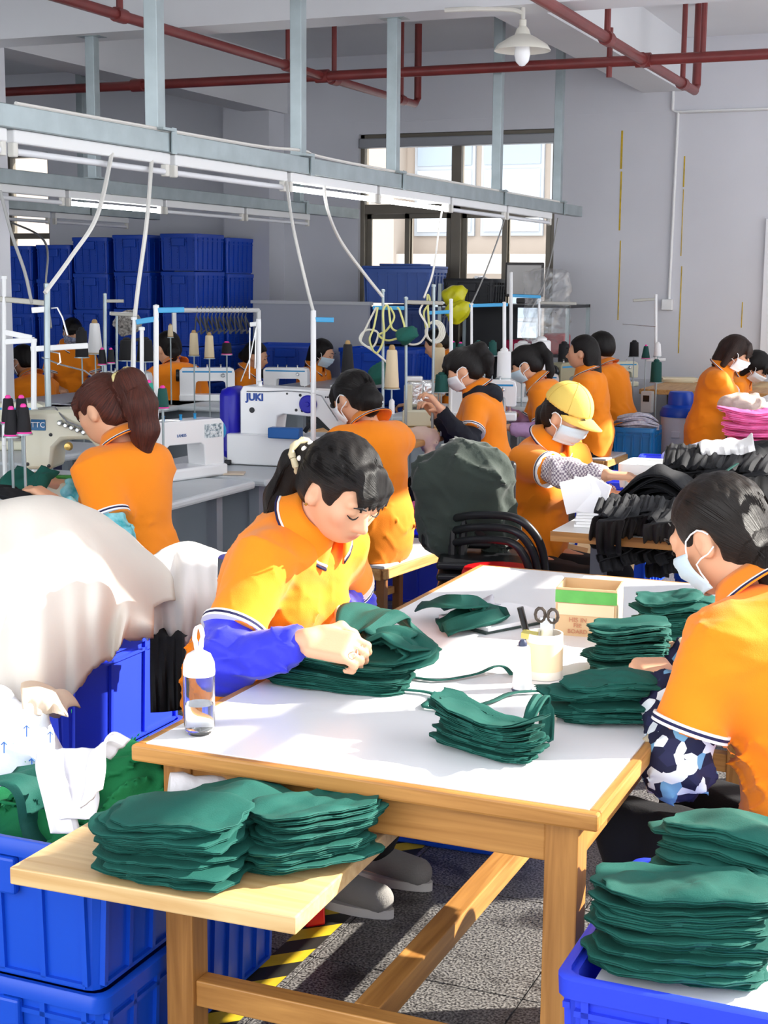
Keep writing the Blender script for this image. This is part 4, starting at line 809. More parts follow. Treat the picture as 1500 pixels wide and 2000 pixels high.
# bundles on the right
A = Zp(1205, 1290, TZ+.04); stack('the bundle beside the carton', (A[0]+.02, A[1]+.04, TZ+.001), .25, 14, .17, .13, .0082, Mg, wr=.008, jit=.12, rag=.08)
A = Zp(1285, 1230, TZ+.04); stack('the bundle nearest the blue mask', (A[0]+.03, A[1]+.06, TZ+.001), .3, 13, .16, .13, .0085, Mg, wr=.008, jit=.12, rag=.08)
tb_ = Zp(1250, 1285, TZ+.06)
A = Zp(1165, 1392, TZ+.02); stack('the pile beside the patterned sleeve', (A[0]+.01, A[1]+.03, TZ+.001), .35, 11, .20, .11, .0074, Mg, wr=.008, jit=.1, rag=.08)
A = Zp(960, 1445, TZ+.02); stack('the curved pile on the table front', (A[0]+.0, A[1]-.02, TZ+.001), -.28, 11, .225, .10, .006, Mg, wr=.006, droop=.03, jit=.07, waist=.25)
drape('garment_strap', 'upright green strap loop behind the curved front pile', [Zp(1020, 1440, .78), Zp(1040, 1385, .83), Zp(1060, 1360, .84), Zp(1068, 1400, .80), Zp(1066, 1445, .775)], .03, Mg, seed=5, amp=.002, cat='strap')
# carton with green band
A = Zp(1137, 1243, TZ); cb = thing('carton', 'small open cardboard carton wrapped in clear tape with a green band', 'box', (A[0], A[1], TZ)); Mcard = mat('cardboard', '#d8b98d', .75, var=.12, vs=8); R = rotz(.12); cw3, cd3, chh3 = .152, .13, .125
def cbp(nm, c, d_, m): return MB().box((A[0]+(R @ Vector(c))[0], A[1]+cd3/2+(R @ Vector(c))[1], TZ+c[2]), d_, R).build(nm, m, cb, world=True, smooth=False)
for sx in (-1, 1): cbp('side_wall', (sx*cw3/2, 0, chh3/2), (.004, cd3, chh3), Mcard); cbp('end_wall', (0, sx*cd3/2, chh3/2), (cw3+.004, .004, chh3), Mcard)
cbp('base', (0, 0, .003), (cw3, cd3, .004), Mcard); cbp('green_band', (0, -cd3/2-.003, chh3-.022), (cw3+.006, .002, .032), mat('green_print', '#5cb352', .4, var=.2, vs=20))
Mprint = mat('red_print', '#c98a6a', .7)
for tx_, z, sz in (('HIS IN', .042, .017), ('FEE', .028, .015), ('BOARD', .012, .015)): 
    q = R @ Vector((-.02, -cd3/2-.0035, 0)); text('lettering', tx_, sz, Mprint, (A[0]+q[0], A[1]+cd3/2+q[1], TZ+z), R @ Matrix.Rotation(PI/2, 3, 'X'), cb)
cbp('tape', (.0, -cd3/2-.0042, .07), (cw3*.95, .001, .03), mat('clear_tape', '#e6cda6', .15, spec=.8))
# tool cup
A = Zp(1062, 1322, TZ); cu = thing('tool_cup', 'white plastic pot holding a marker and scissors beside the thread cone', 'cup', (A[0], A[1], TZ))
MB().lathe([(.0, .001), (.042, .001), (.042, .105), (.038, .105), (.038, .006), (0, .006)], (A[0], A[1], TZ), 28, cap=False).build('pot', mat('pot_plastic', '#efe9dc', .3), cu, world=True)
MB().lathe([(.0424, .02), (.0427, .02), (.0427, .085), (.0424, .085)], (A[0], A[1], TZ), 28, cap=False).build('paper_label', mat('label_cream', '#f5dcb4', .6), cu, world=True)
def tl(nm, lab, pts_, r, m, cat): o = MB().tube(pts_, r, 10).build(nm, m); tag(o, lab, cat)
tl('marker_pen', 'black capped marker standing in the white tool pot', [(A[0]-.02, A[1], TZ+.03), (A[0]-.042, A[1]-.005, TZ+.10), (A[0]-.058, A[1]-.008, TZ+.16)], [.007, .008, .008], mat('black_plastic', '#1a1a1c', .3), 'pen')
sc_ = thing('scissors', 'steel scissors with blades down in the white tool pot', 'scissors', (A[0], A[1], TZ+.02)); Msteel = mat('steel', '#c6c8ca', .25, .9)
MB().box((A[0]+.004, A[1], TZ+.08), (.03, .004, .12)).build('blade', Msteel, sc_, world=True, smooth=False)
for sx in (-.012, .018): MB().tube([(A[0]+sx+.012*math.cos(k*PI/5), A[1], TZ+.145+.016*math.sin(k*PI/5)) for k in range(11)], .004, 6).build('handle', mat('dark_handle', '#4a4038', .4), sc_, world=True)
MB().box((A[0]-.03, A[1]-.02, TZ+.10), (.035, .02, .014), Euler((.2, .1, 0)).to_matrix()).build('tape_reel', mat('olive_tape', '#cbbf6a', .4)); tag(bpy.data.objects['tape_reel'], 'yellowish tape clip on the rim of the white tool pot', 'tape')
# thread cones
def cone_profile(h, r0, r1): return [(0, 0), (r0*.8, 0), (r0, .004), (r0, .01), (r1, h*.86), (r1*.8, h*.9), (r1*.45, h*.905), (r1*.42, h), (0, h)]
CONE = {}
def thread_cone(lab, loc, m, tipm, h=.15, r0=.03, r1=.02, grp=None, name='thread_cone'):
    key = (m.name, tipm.name, round(h, 3), round(r0, 3), round(r1, 3))
    if key in CONE: return dup(CONE[key], loc, None, lab, grp or 'thread cones')
    c = thing(name, lab, 'thread cone', loc, 0, grp or 'thread cones')
    MB().lathe([(0, .004), (r0*.96, .004), (r0, .012), (r1*1.02, h*.85), (r1*.85, h*.885), (0, h*.885)], n=20, cap=False).build('thread', m, c)
    MB().lathe([(0, 0), (r0*1.03, 0), (r0*1.03, .005), (0, .005)], n=20, cap=False).build('base_ring', tipm, c); MB().lathe([(r1*.6, h*.88), (r1*.62, h*.94), (r1*.35, h), (0, h)], n=14, cap=False).build('core_tip', tipm, c)
    CONE[key] = c; return c
Mthw = mat('thread_white', '#f0f0f0', .7, bump=.3, bs=400, stretch=(1, 1, 6)); Mthk = mat('thread_black', '#16161a', .7, bump=.3, bs=400, stretch=(1, 1, 6)); Mthc = mat('thread_cream', '#dccaa8', .7, bump=.3, bs=400, stretch=(1, 1, 6)); Mtht = mat('thread_teal', '#2a9c86', .7, bump=.3, bs=400, stretch=(1, 1, 6)); Mthg = mat('thread_green', '#15504a', .7, bump=.3, bs=400, stretch=(1, 1, 6))
Mpt = mat('pink_tip', '#f03aa4', .4); Mnt = mat('navy_tip', '#39415c', .4); Mct = mat('card_tip', '#a98a5c', .7); Mwtp = mat('white_tip', '#e8e8e8', .4)
A = Zp(1019, 1348, TZ); thread_cone('white thread cone standing on the table beside the tool pot', A, Mthw, Mnt, .115, .022, .016)
# bottle
A = Zp(390, 1432, TZ); bt = thing('water_bottle', 'clear water bottle with white cap and strap on the table corner', 'bottle', (A[0], A[1], TZ)); Mcl = mat('clear_plastic', '#ffffff', .05, trans=.95, ior=1.15); Mcap_ = mat('bottle_cap', '#f4ebe8', .35)
MB().lathe([(0, .0), (.026, .0), (.034, .008), (.036, .02), (.037, .12), (.037, .15), (.034, .15), (.034, .02), (.028, .006), (0, .006)], (0, 0, 0), 32, cap=False).build('flask', Mcl, bt)
MB().lathe([(0, .007), (.03, .01), (.0335, .02), (.0335, .075), (0, .0755)], (0, 0, 0), 32, cap=False).build('water', mat('water', '#f4fbff', .0, trans=1, ior=1.2), bt)
MB().lathe([(.037, .148), (.0375, .155), (.036, .178), (.028, .198), (.012, .208), (0, .209)], (0, 0, 0), 32).build('cap', Mcap_, bt)
MB().grid(lambda u, v: (.011*math.sin(2*PI*u)*(.7 if math.cos(2*PI*u) > 0 else 1), (v-.5)*.016, .235-.034*math.cos(2*PI*u)), 24, 2, True).build('strap', Mcap_, bt, solid=.003)
bt.scale = (.86, .86, .82)
# ------------------------------------------------------------------ crates around the table
crate('storage_bin', 'lower of the two royal blue bins under the plywood board corner', (-1.80, 2.43, 0), 0, .56, .40, .29, Mb1, 'bin', 'blue bins at the front left', taper=.94, ribs=(5, 4))
crate('storage_bin', 'upper royal blue bin at the front left filled with green fabric', (-1.80, 2.43, .2905), 0, .56, .40, .29, Mb1, 'bin', 'blue bins at the front left', taper=.94, ribs=(5, 4))
crate('storage_bin', 'blue bin on the floor behind the left table leg', (-1.80, 2.86, 0), 0, .46, .40, .30, Mb1, 'bin', 'blue bins at the front left', taper=.94)
crate('storage_bin', 'blue bin on the floor under the middle of the worktable', (-1.46, 4.12, 0), .05, .40, .5, .26, Mb1, 'bin', taper=.94)
crate('storage_bin', 'bright blue bin at the lower right heaped with folded green garments', (-.30, 2.37, .29), 0, .57, .52, .29, Mb2, 'bin', taper=.94)
crate('storage_bin', 'supporting blue bin below the right bin of green garments', (-.30, 2.37, 0), 0, .57, .52, .29, Mb2, 'bin', taper=.94)
MB().bb((-.545, 2.15, .545), (-.06, 2.59, .553)).build('white_board', mat('panel_white', '#ecebef', .5)); tag(bpy.data.objects['white_board'], 'white board laid in the right blue bin under the green garments', 'board')
stack('the front stack in the right bin', (-.425, 2.255, .555), .1, 18, .27, .165, .008, Mg, wr=.007, amp=.016, waist=.05)
stack('the rear stack in the right bin', (-.38, 2.45, .555), -.25, 18, .26, .18, .0092, Mg, wr=.009, amp=.016)
# ------------------------------------------------------------------ left cluster: draped cloth, bins, bag, fabric
def lerp(pts, u):
    n = len(pts)-1; i = min(int(u*n), n-1); t = u*n-i; return np.array(pts[i], float)*(1-t)+np.array(pts[i+1], float)*t
def sheet(name, lab, top, bot, dep, m, cat='cloth', back=.5, nu=60, nv=26, amp=.02, freq=26, seed=1, solid=.004, world_back=None, rag=0, bulge=.0):
    r = np.random.default_rng(seed); ph = r.uniform(0, 6.28, 6)
    def fn(u, v):
        tp_ = lerp(top, u); bt_ = lerp(bot, u); d = dep(u)
        if v < .3:                                    # part lying on top, going back from the fold
            k = 1-v/.3; p = Wd(tp_[0], tp_[1], d+.03); q = p+np.array([-.25, .9, 0])*back*k-np.array([0, 0, .25*back*k*k]); q[2] += .01*math.sin(freq*.5*u+ph[3]); return q
        t = (v-.3)/.7; px = tp_+(bt_-tp_)*t; f_ = math.sin(freq*u+ph[0]+2.2*t)*.6+math.sin(freq*1.7*u+ph[1]-1.5*t)*.4+.5*math.sin(freq*.45*u+5*t+ph[2])
        dd = d-.10*math.sin(min(1, t*1.6)*PI/2)-bulge*math.sin(PI*t)+amp*f_*(.25+t); 
        if rag and t > .95: px = px+np.array([0, rag*math.sin(97*u+ph[4])+rag*.6*math.sin(211*u)])
        return Wd(px[0], px[1], dd)
    o = MB().grid(fn, nu, nv).build(name, m, solid=solid); tag(o, lab, cat); return o
Mcrm = mat('cream_jersey', '#e9e1d6', .9, bump=.06, bs=60, var=.04, vs=3); Mcrm2 = mat('white_jersey', '#f1edea', .9, bump=.06, bs=60)
sheet('draped_cloth', 'large cream cloth draped over the bins at the left edge', [(-420, 1120), (-330, 1060), (-240, 1030), (-160, 1010), (-80, 996), (0, 985), (60, 982), (120, 996), (165, 1022), (200, 1060), (240, 1100), (275, 1140), (300, 1185)], [(-420, 1350), (-330, 1360), (-240, 1352), (-160, 1362), (-80, 1370), (0, 1378), (60, 1388), (118, 1403), (150, 1348), (188, 1300), (222, 1285), (240, 1250), (300, 1246)], lambda u: 3.55+.3*max(0, (u-.33)/.67), Mcrm, amp=.03, freq=31, nu=84, seed=4, rag=3, back=.5, bulge=.06)
sheet('draped_cloth', 'white cloth hump hanging behind the seated woman at the left', [(250, 1112), (275, 1092), (310, 1078), (350, 1070), (390, 1072), (425, 1085)], [(250, 1250), (285, 1246), (320, 1262), (350, 1262), (390, 1260), (425, 1240)], lambda u: 4.2+.05*u, Mcrm2, amp=.03, freq=20, seed=6, rag=4, back=.35, bulge=.04)
sheet('cloth_scrap', 'small beige cloth scrap under the cream drape by the white bag', [(40, 1345), (75, 1340), (105, 1350), (130, 1392)], [(45, 1385), (75, 1398), (105, 1392), (133, 1400)], lambda u: 3.35, mat('beige_cloth', '#dcc5ae', .9), amp=.01, freq=14, seed=7, back=.1, nu=20)
crate('storage_bin', 'tall blue bin below the cream drape at the left', (-2.55, 3.55, .3), .0, .50, .62, .33, Mb2, 'bin', 'blue bins under the cream drape', taper=.95, ribs=(3, 3))
crate('storage_bin', 'lower blue bin on the floor below the cream drape', (-2.55, 3.55, 0), .0, .50, .62, .30, Mb2, 'bin', 'blue bins under the cream drape', taper=.95)
crate('storage_bin', 'small blue bin beside the seated woman left of the table corner', (-2.12, 3.75, 0), .05, .26, .42, .29, Mb2, 'bin', 'blue bins under the cream drape', taper=.95)
sheet('black_cloth', 'black cloth hanging behind the bottle at the left of the table', [(293, 1235), (325, 1240), (360, 1240)], [(295, 1392), (330, 1390), (360, 1385)], lambda u: 4.05, Mbk, amp=.01, seed=3, back=.2, nu=16)
# crumpled white bag with printed arrows
bgp = Wd(30, 1445, 3.3); bgr = thing('plastic_bag', 'crumpled white plastic bag with small blue arrows at the left edge', 'bag', bgp)
v = Vol(np.array([-.24, -.16, -.2]), np.array([.2, .18, .2]), .009); v.add(ell((-.02, 0, -.05), (.13, .09, .11)), .03); v.add(cap((-.1, 0, .03), (-.05, 0, .09), .05, .035), .05); v.add(cap((.045, 0, -.02), (.06, 0, .07), .035, .03), .05); cr1 = creases(.016, 24, 3, 6); v.warp(cr1); P, Q = v.mesh(); link('bag_body', mesh_np('bag', P, Q), mat('bag_film', '#eef0f6', .35, bump=.2, bs=40), bgr)
Mblu = mat('blue_print', '#3b6fc4', .5)
for k, (x, y) in enumerate(((52, 1428), (98, 1440), (62, 1492), (8, 1460), (110, 1490))):
    c = Wd(x, y, 3.2); u_ = UP*.012; r_ = RT*.006
    MB().tube([c-u_, c+u_], .0014, 5).tube([c+u_-r_-UP*.006, c+u_, c+u_+r_-UP*.006], .0014, 5).build('printed_arrow', Mblu, bgr, world=True)
# green fabric and white sheets stuffed in the upper bin
def heap(name, lab, prims, m, cat, lo, hi, h=.009, fa=.006, ff=60, seed=1, ca=.016, cf=34, base=(0, 0, 0), cutz=None, vert=0):
    v = Vol(np.array(lo), np.array(hi), h)
    for p in prims: v.add(p, .04)
    f1 = folds(fa, ff, seed); c1 = creases(ca, cf, seed+1, 7); f2 = folds(vert, 42, seed+5, 6, (1, 1, .12)) if vert else None; v.warp(lambda P: f1(P)+c1(P)+(f2(P) if vert else 0))
    if cutz is not None: v.cut(lambda P: cutz-P[..., 2])
    P, Q = v.mesh(); b0 = np.array(base); o = link(name, mesh_np(name, P-b0, Q), m); o.location = [float(k) for k in b0]; tag(o, lab, cat); return o
A = Zp(262, 1545, .62); heap('fabric_heap', 'bright green fabric bunched in the upper front left bin', [ell((A[0]-.01, A[1], .6), (.09, .11, .105)), cap((A[0]-.1, A[1]-.02, .5), (A[0]+.03, A[1]+.05, .62), .07, .05), ell((-1.85, 2.5, .5), (.15, .1, .07))], Mg2, 'fabric', (-2.04, 2.27, .42), (-1.45, 2.75, .74), ca=.03, cf=75, base=(-1.8, 2.45, .45))
drape('green_cloth', 'dark green cloth hanging over the far left of the upper bin', [Zp(-20, 1520, .61), Zp(45, 1512, .62), Zp(80, 1535, .6), Zp(95, 1590, .54), Zp(110, 1640, .5)], .14, Mg, seed=12, amp=.007, cat='cloth', width_dir=(.3, .9, 0.05))
Mfl = mat('white_interfacing', '#eceaf0', .8, bump=.05, bs=80)
for k, (lab, path, w_) in enumerate((('white interfacing sheet hanging leftmost in the green filled bin', [(100, 1462), (98, 1500), (112, 1560), (128, 1628)], .05), ('white interfacing sheet hanging in the middle of the green filled bin', [(155, 1462), (152, 1510), (160, 1560), (152, 1600)], .06), ('white interfacing sheet folded over beside the table corner', [(235, 1462), (205, 1452), (188, 1475), (186, 1520), (180, 1560)], .05))):
    drape('interfacing_sheet', lab, [Wd(x, y, 2.93-.02*i) for i, (x, y) in enumerate(path)], w_*1.15, Mfl, seed=30+k, amp=.003, cat='sheet', grp='white interfacing sheets', width_dir=RT if k < 2 else RT*.7+np.array([0, 0, .7]))
# red stool of the seated woman
Mredp = mat('red_plastic', '#d4161c', .3)
def stool(lab, c, h, r, rz=0, m=None):
    s = thing('plastic_stool', lab, 'stool', c, rz)
    MB().lathe([(0, h-.004), (r*.35, h-.008), (r*.8, h), (r*.95, h-.004), (r, h-.02), (r*1.02, h-.06), (r*.99, h-.06), (r*.96, h-.02), (0, h-.02)], n=28, cap=False).build('seat', m or Mredp, s)
    for k in range(4):
        a = PI/4+k*PI/2; u = Vector((math.cos(a), math.sin(a), 0)); MB().beam(u*r*.82+Vector((0, 0, h-.05)), u*r*1.06+Vector((0, 0, 0)), .055, .02, upv=u).build('leg', m or Mredp, s, bevel=.006)
    MB().lathe([(r*.93, h*.45), (r*.97, h*.45), (r*.97, h*.52), (r*.93, h*.52)], n=24).build('ring', m or Mredp, s); return s
stool('red plastic stool under the woman in blue sleeve covers', (-1.685, 3.38, 0), .44, .165, 0)
stool('red plastic stool standing behind the far end of the worktable', (-1.74, 5.25, 0), .575, .145, .5)
stool('red plastic stool under the masked woman at the right', (-.25, 2.98, 0), .42, .17, .1, mat('grey_plastic_seat', '#4a4d55', .4)); bpy.data.objects['plastic_stool.002']['label'] = 'dark grey stool under the masked woman at the right'
# hazard tape on the floor
ht = thing('hazard_tape', 'yellow and black striped safety tape stuck along the floor tiles', 'tape', (-1.56, 3.4, 0)); MB().bb((-1.585, 2.0, .0003), (-1.50, 7.5, .0012)).build('tape_band', mat('tape_black', '#26241f', .6), ht, world=True, smooth=False)
Myel = mat('tape_yellow', '#e3c02a', .55, var=.25, vs=12)
for k in range(34):
    y = 2.02+k*.16; MB().add([(-1.585, y, .0016), (-1.50, y+.08, .0016), (-1.50, y+.155, .0016), (-1.585, y+.075, .0016)], [(0, 1, 2, 3)]).build('yellow_stripe', Myel, ht, world=True, smooth=False)
# ------------------------------------------------------------------ benches
Mben = wood('bench_wood', '#d8ac6e', '#b98346', 1); Mbtop = mat('bench_top_grey', '#c9ccd0', .4)
def bench(lab, c, w_, l_, h_, rz):
    b = thing('wooden_bench', lab, 'bench', c, rz); MB().bb((-w_/2, -l_/2, h_-.015), (w_/2, l_/2, h_)).build('top', Mbtop, b, smooth=False, bevel=.004)
    for sx in (-1, 1):
        MB().bb((sx*w_/2-.012, -l_/2, h_-.06), (sx*w_/2+.012, l_/2, h_-.013)).build('side_rail', Mben, b, smooth=False, bevel=.003); MB().bb((sx*w_/2-.014, -l_/2+.04, .12), (sx*w_/2+.014, l_/2-.04, .155)).build('stretcher', Mben, b, smooth=False, bevel=.003)
        MB().bb((-w_/2+.012, sx*l_/2-.012, h_-.065), (w_/2-.012, sx*l_/2+.012, h_-.015)).build('end_rail', Mben, b, smooth=False, bevel=.003)
        for sy in (-1, 1): MB().bb((sx*(w_/2-.02)-.02, sy*(l_/2-.02)-.02, 0), (sx*(w_/2-.02)+.02, sy*(l_/2-.02)+.02, h_-.02)).build('leg', mat('bench_leg', '#8a5a30', .5, var=.2), b, smooth=False, bevel=.003)
    return b
bench('wooden bench with grey top under the woman with the bun', (-2.62, 6.28, 0), .34, .72, .40, -.12)
bench('small wooden bench under the long haired woman by the back wall', (-2.72, 10.5, 0), .32, .8, .42, -.05)
A = Zp(690, 1054, .405); nbk = thing('patterned_notebook', 'black and white patterned notebook on the bench of the woman with the bun', 'notebook', A); MB().box(A+np.array([0.02, .0, .006]), (.2, .1, .012), rotz(.35)).build('cover', checked('notebook_pattern', '#e4e4e8', '#26262e', 90), nbk, world=True, smooth=False); MB().box(A+np.array([0.02, .0, .0065]), (.194, .102, .008), rotz(.35)).build('page_block', mat('page_edge', '#f0ead8', .8), nbk, world=True, smooth=False)
A = Zp(650, 1062, .405); MB().box(A+np.array([0, 0, .005]), (.16, .07, .01), rotz(.4)).build('dark_wallet', mat('wallet_brown', '#4a2a26', .4), bevel=.003); tag(bpy.data.objects['dark_wallet'], 'flat brown wallet on the bench left of the patterned notebook', 'wallet')
A = Zp(795, 1025, .42); stack('the heap on the bench end', (A[0]+.03, A[1]+.05, .405), .2, 9, .26, .2, .012, Mpk, 'pink folded garment', wr=.01, droop=-.05, rag=.08)
crate('storage_bin', 'blue bin standing behind the bench legs of the woman with the bun', (-2.75, 7.15, 0), 0, .62, .42, .36, Mb2, 'bin', 'blue bins in the aisle', taper=.95)
crate('storage_bin', 'blue bin in the aisle left of the draped chair', (-2.28, 7.15, 0), .1, .30, .46, .42, Mb2, 'bin', 'blue bins in the aisle', taper=.95)
# ------------------------------------------------------------------ draped chairs
ch = thing('stacked_chairs', 'stack of three black tube armchairs under a dark green cloth', 'chair', (-1.95, 5.75, 0)); ch['label'] = 'black tubular armchair stack draped with a dark green cloth'
Mbt = mat('black_tube', '#1c1d20', .35, spec=.5); cc = Wd(930, 1000, 5.75)
for k in range(3):
    o_ = k*24; MB().tube(bez([Wd(888, 1012+o_, 5.95), Wd(930, 1006+o_, 5.75), Wd(1000-3*k, 1010+o_, 5.6), Wd(1038-8*k, 1035+o_, 5.58), Wd(1060-12*k, 1078+o_, 5.6), Wd(1066-13*k, 1150+o_, 5.65), Wd(1066-13*k, 1250, 5.7)], 30), .016, 10).build('arm_tube', Mbt, ch, world=True)
for x in (885, 905): MB().tube([Wd(x, 1010, 5.95), Wd(x-4, 1180, 5.95), Wd(x-8, 1235, 6.0)], .018, 8).build('leg', Mbt, ch, world=True)
for k in range(3): MB().box(Wd(960, 1090+k*22, 5.95), (.42, .4, .03), rotz(.3)).build('seat', Mbt, ch, world=True, bevel=.01)
MB().box(Wd(915, 985, 6.0), (.38, .05, .36), rotz(.3)).build('backrest', Mbt, ch, world=True, bevel=.015)
C0 = Wd(905, 950, 6.0)
heap('draped_cloth', 'dark green cloth draped over the stacked armchairs', [ell(C0+np.array([0, 0, .04]), (.19, .14, .14)), cap(C0+np.array([-.08, 0, 0]), C0+np.array([-.06, -.03, -.2]), .12, .10), cap(C0+np.array([.06, 0, .05]), C0+np.array([.16, .06, -.18]), .12, .07), cap(C0+np.array([.08, 0, -.05]), C0+np.array([.17, .1, -.42]), .07, .04)], mat('dark_olive_cloth', '#2f3a33', .85, bump=.1, bs=100, sheen=.2), 'cloth', C0-np.array([.4, .35, .55]), C0+np.array([.5, .4, .35]), h=.011, fa=.006, ff=40, ca=.012, cf=60, seed=9, base=C0, vert=.013)
# ------------------------------------------------------------------ table of the woman with the cap
t6 = thing('packing_table', 'wooden packing table with white top in front of the woman with the cap', 'table', (-1.0, 6.1, 0)); x0, x1, y0, y1 = -1.46, -.35, 4.98, 7.1
MB().bb((x0, y0, .745), (x1, y1, .78)).build('tabletop', mat('worn_white_top', '#ecebea', .4), t6, world=True, smooth=False, bevel=.004); MB().bb((x0-.004, y0-.006, .742), (x1, y0, .777)).build('edging', Mpine, t6, world=True, smooth=False)
for x in (x0+.12, x1-.06):
    for y in (y0+.08, y1-.1): MB().bb((x, y, 0), (x+.05, y+.05, .745)).build('leg', mat('grey_leg', '#55585e', .5), t6, world=True, smooth=False)
for k in range(9):
    A = Zp(1128, 1030, .78); o = MB().box((0, 0, 0), (.115*random.uniform(.97, 1.03), .16, .010)).build('card_pack', mat('white_card', '#f7f7f7', .7), smooth=False, bevel=.002); o.location = (A[0]+.03, A[1]+.08, .786+.0108*k); o.rotation_euler = (0, 0, .25+random.uniform(-.06, .06)); tag(o, f'white card pack, {ORD[8-k]}{" from the top" if k < 8 else ""} in the pile before the yellow cap', 'card', 'white card pile')
for k, (a, b_, c_) in enumerate(((-.25, .12, .3), (.1, -.15, .0), (.35, .1, -.3))):
    A = Zp(1116+17*k, 992, .89); o = MB().box((0, 0, 0), (.10, .005, .115)).build('loose_card', MT['white_card'], smooth=False); o.location = (A[0]+.02, A[1]+.0, .935); o.rotation_euler = (b_, a, c_); tag(o, ('white card leaning left on the card pile', 'white card standing in the middle of the card pile', 'white card leaning right on the card pile')[k], 'card', 'white card pile')
A = Zp(1262, 955, .79); tr = thing('white_tray', 'translucent white plastic tub on the packing table beside the black heap', 'tub', A); b, r = crate_mesh(.34, .26, .11, taper=.9, ribs=(0.0001 and 1, 1)) if False else crate_mesh(.34, .26, .11, taper=.9, ribs=(1, 1)); Mtub = mat('tub_plastic', '#eef2f2', .35); b.build('body', Mtub, tr, smooth=False); r.build('rim', Mtub, tr); tr.location = (A[0]+.05, A[1]+.12, .781)
A = Zp(1215, 1000, .82); MB().box((A[0]+.02, A[1], .80), (.11, .05, .02), rotz(.6)).build('hand_press', mat('press_grey', '#b8c0cc', .3), bevel=.005); tag(bpy.data.objects['hand_press'], 'small grey hand tool on the packing table under the reaching hand', 'tool')
A = Zp(1235, 1035, .8); stack('the near black heap', (-1.12, 5.24, .781), .2, 13, .34, .30, .013, Mbk, 'black folded garment', wr=.02, droop=-.10, rag=.1, jit=.3, amp=.03)
for k in range(10):
    a = -.9+k*.2; px = 1178+k*15; jy = random.uniform(-22, 22); jd = random.uniform(-.08, .06); drape('black_garment', f'black garment hanging from the near heap, {ORD[k] if k else "first"} from the left', [Zp(px+14+jy*.4, 980+jy, .94), Zp(px, 1014+jy*.7, .90), Wd(px-6+jy*.3, 1058+jy, 5.2+jd), Wd(px+6-jy*.3, 1108+jy*1.2, 5.22+jd)], .07+.03*(k % 3)/2, Mbk, grp='black garments hanging from the heap', seed=60+k, amp=.0055, n=24, nv=23, fq=1.5)
stack('the far black heap', (-.93, 5.95, .781), .1, 15, .44, .36, .0135, Mbk, 'black folded garment', wr=.02, droop=-.08, rag=.1, jit=.25, amp=.03, name='folded_garment')
for k in range(9):
    px = 1318+k*22; jy = random.uniform(-20, 20); jd = random.uniform(-.08, .06); drape('black_garment', f'black garment hanging from the far heap, {ORD[k] if k else "first"} from the left', [Zp(px+12+jy*.4, 880+jy*.7, 1.0), Zp(px, 915+jy*.6, .97), Wd(px-5+jy*.3, 975+jy, 5.82+jd), Wd(px+6-jy*.3, 1060+jy*1.2, 5.78+jd)], .09+.04*(k % 3)/2, Mbk, grp='black garments hanging from the far heap', seed=80+k, amp=.006, n=24, nv=23, fq=1.5)
strap('green tie around the far black heap', [Zp(1375, 960, .95), Zp(1405, 930, .985), Zp(1440, 905, 1.0)], .012)
A = Zp(1470, 850, 1.02); stack('the heap on the far black pile', (A[0]+.0, A[1]+.05, .99), .35, 9, .26, .22, .014, Mpk, 'pink printed garment', wr=.012, rag=.1, jit=.2)
sheet('white_lace_cloth', 'white and cream garments folded on the far black pile', [(1365, 868), (1400, 858), (1440, 862), (1470, 850)], [(1372, 892), (1405, 888), (1445, 890), (1475, 880)], lambda u: 5.75, Mwt, amp=.015, seed=15, back=.15, nu=24)
crate('mesh_crate', 'blue slotted crate below the near black heap', (-1.42, 5.9, 0), .1, .42, .35, .34, Mb2, 'crate', mesh_holes=True, taper=.95)
crate('storage_bin', 'dark blue bin under the packing table beside the carton', (-1.05, 6.6, 0), 0, .5, .5, .4, Mb1, 'bin', taper=.95)
A = Zp(1130, 1115, .2); fc = thing('flattened_carton', 'open brown carton lying under the packing table', 'box', A)
for rx, off in ((.5, (0, 0, 0)), (-.9, (.12, .05, .04)), (.2, (-.13, .0, .03))): MB().box(A+np.array(off), (.3, .004, .24), Euler((rx, .2, .3)).to_matrix()).build('carton_flap', Mcard, fc, world=True, smooth=False)
# low blue trays and bench stuff toward the back right
crate('storage_tray', 'shallow blue tray behind the reaching hand', (-1.93, 7.95, .45), .0, .42, .5, .14, Mb2, 'tray', taper=.9); crate('storage_tray', 'shallow blue tray with plastic bag before the white drum', (-1.86, 9.0, .42), .15, .46, .42, .16, Mb2, 'tray', taper=.9)
for x, y, z in ((-1.93, 7.95, .45), (-1.86, 9.0, .42)): crate('storage_bin', 'blue bin carrying the shallow tray behind the reaching hand' if y < 8.5 else 'blue bin carrying the shallow tray before the white drum', (x, y, 0), 0, .42, .44, z-.002, Mb1, 'bin', taper=.95)
A = np.array([-1.84, 9.05, .58]); heap('clear_bag', 'clear plastic bag lying in the blue tray before the white drum', [ell(A, (.12, .1, .07)), cap(A, A+np.array([.1, .05, .06]), .06, .04)], mat('clear_film', '#f2f5f8', .15, trans=.4, alpha=.75), 'bag', A-.2, A+.22, h=.012, base=A)
crate('storage_bin', 'teal blue bin of white garments beside the seated man', (-2.52, 10.75, 0), .05, .30, .34, .60, mat('bin_teal', '#0a6fb0', .4), 'bin', taper=.96, handle=False)
stack('the heap on the teal bin', (-2.52, 10.72, .585), .3, 7, .28, .24, .014, mat('striped_white', '#e4e4ec', .85, col2='#b4b8cc', vs=50, bump=.1), 'white striped garment', wr=.012, droop=-.03, rag=.1, jit=.2)
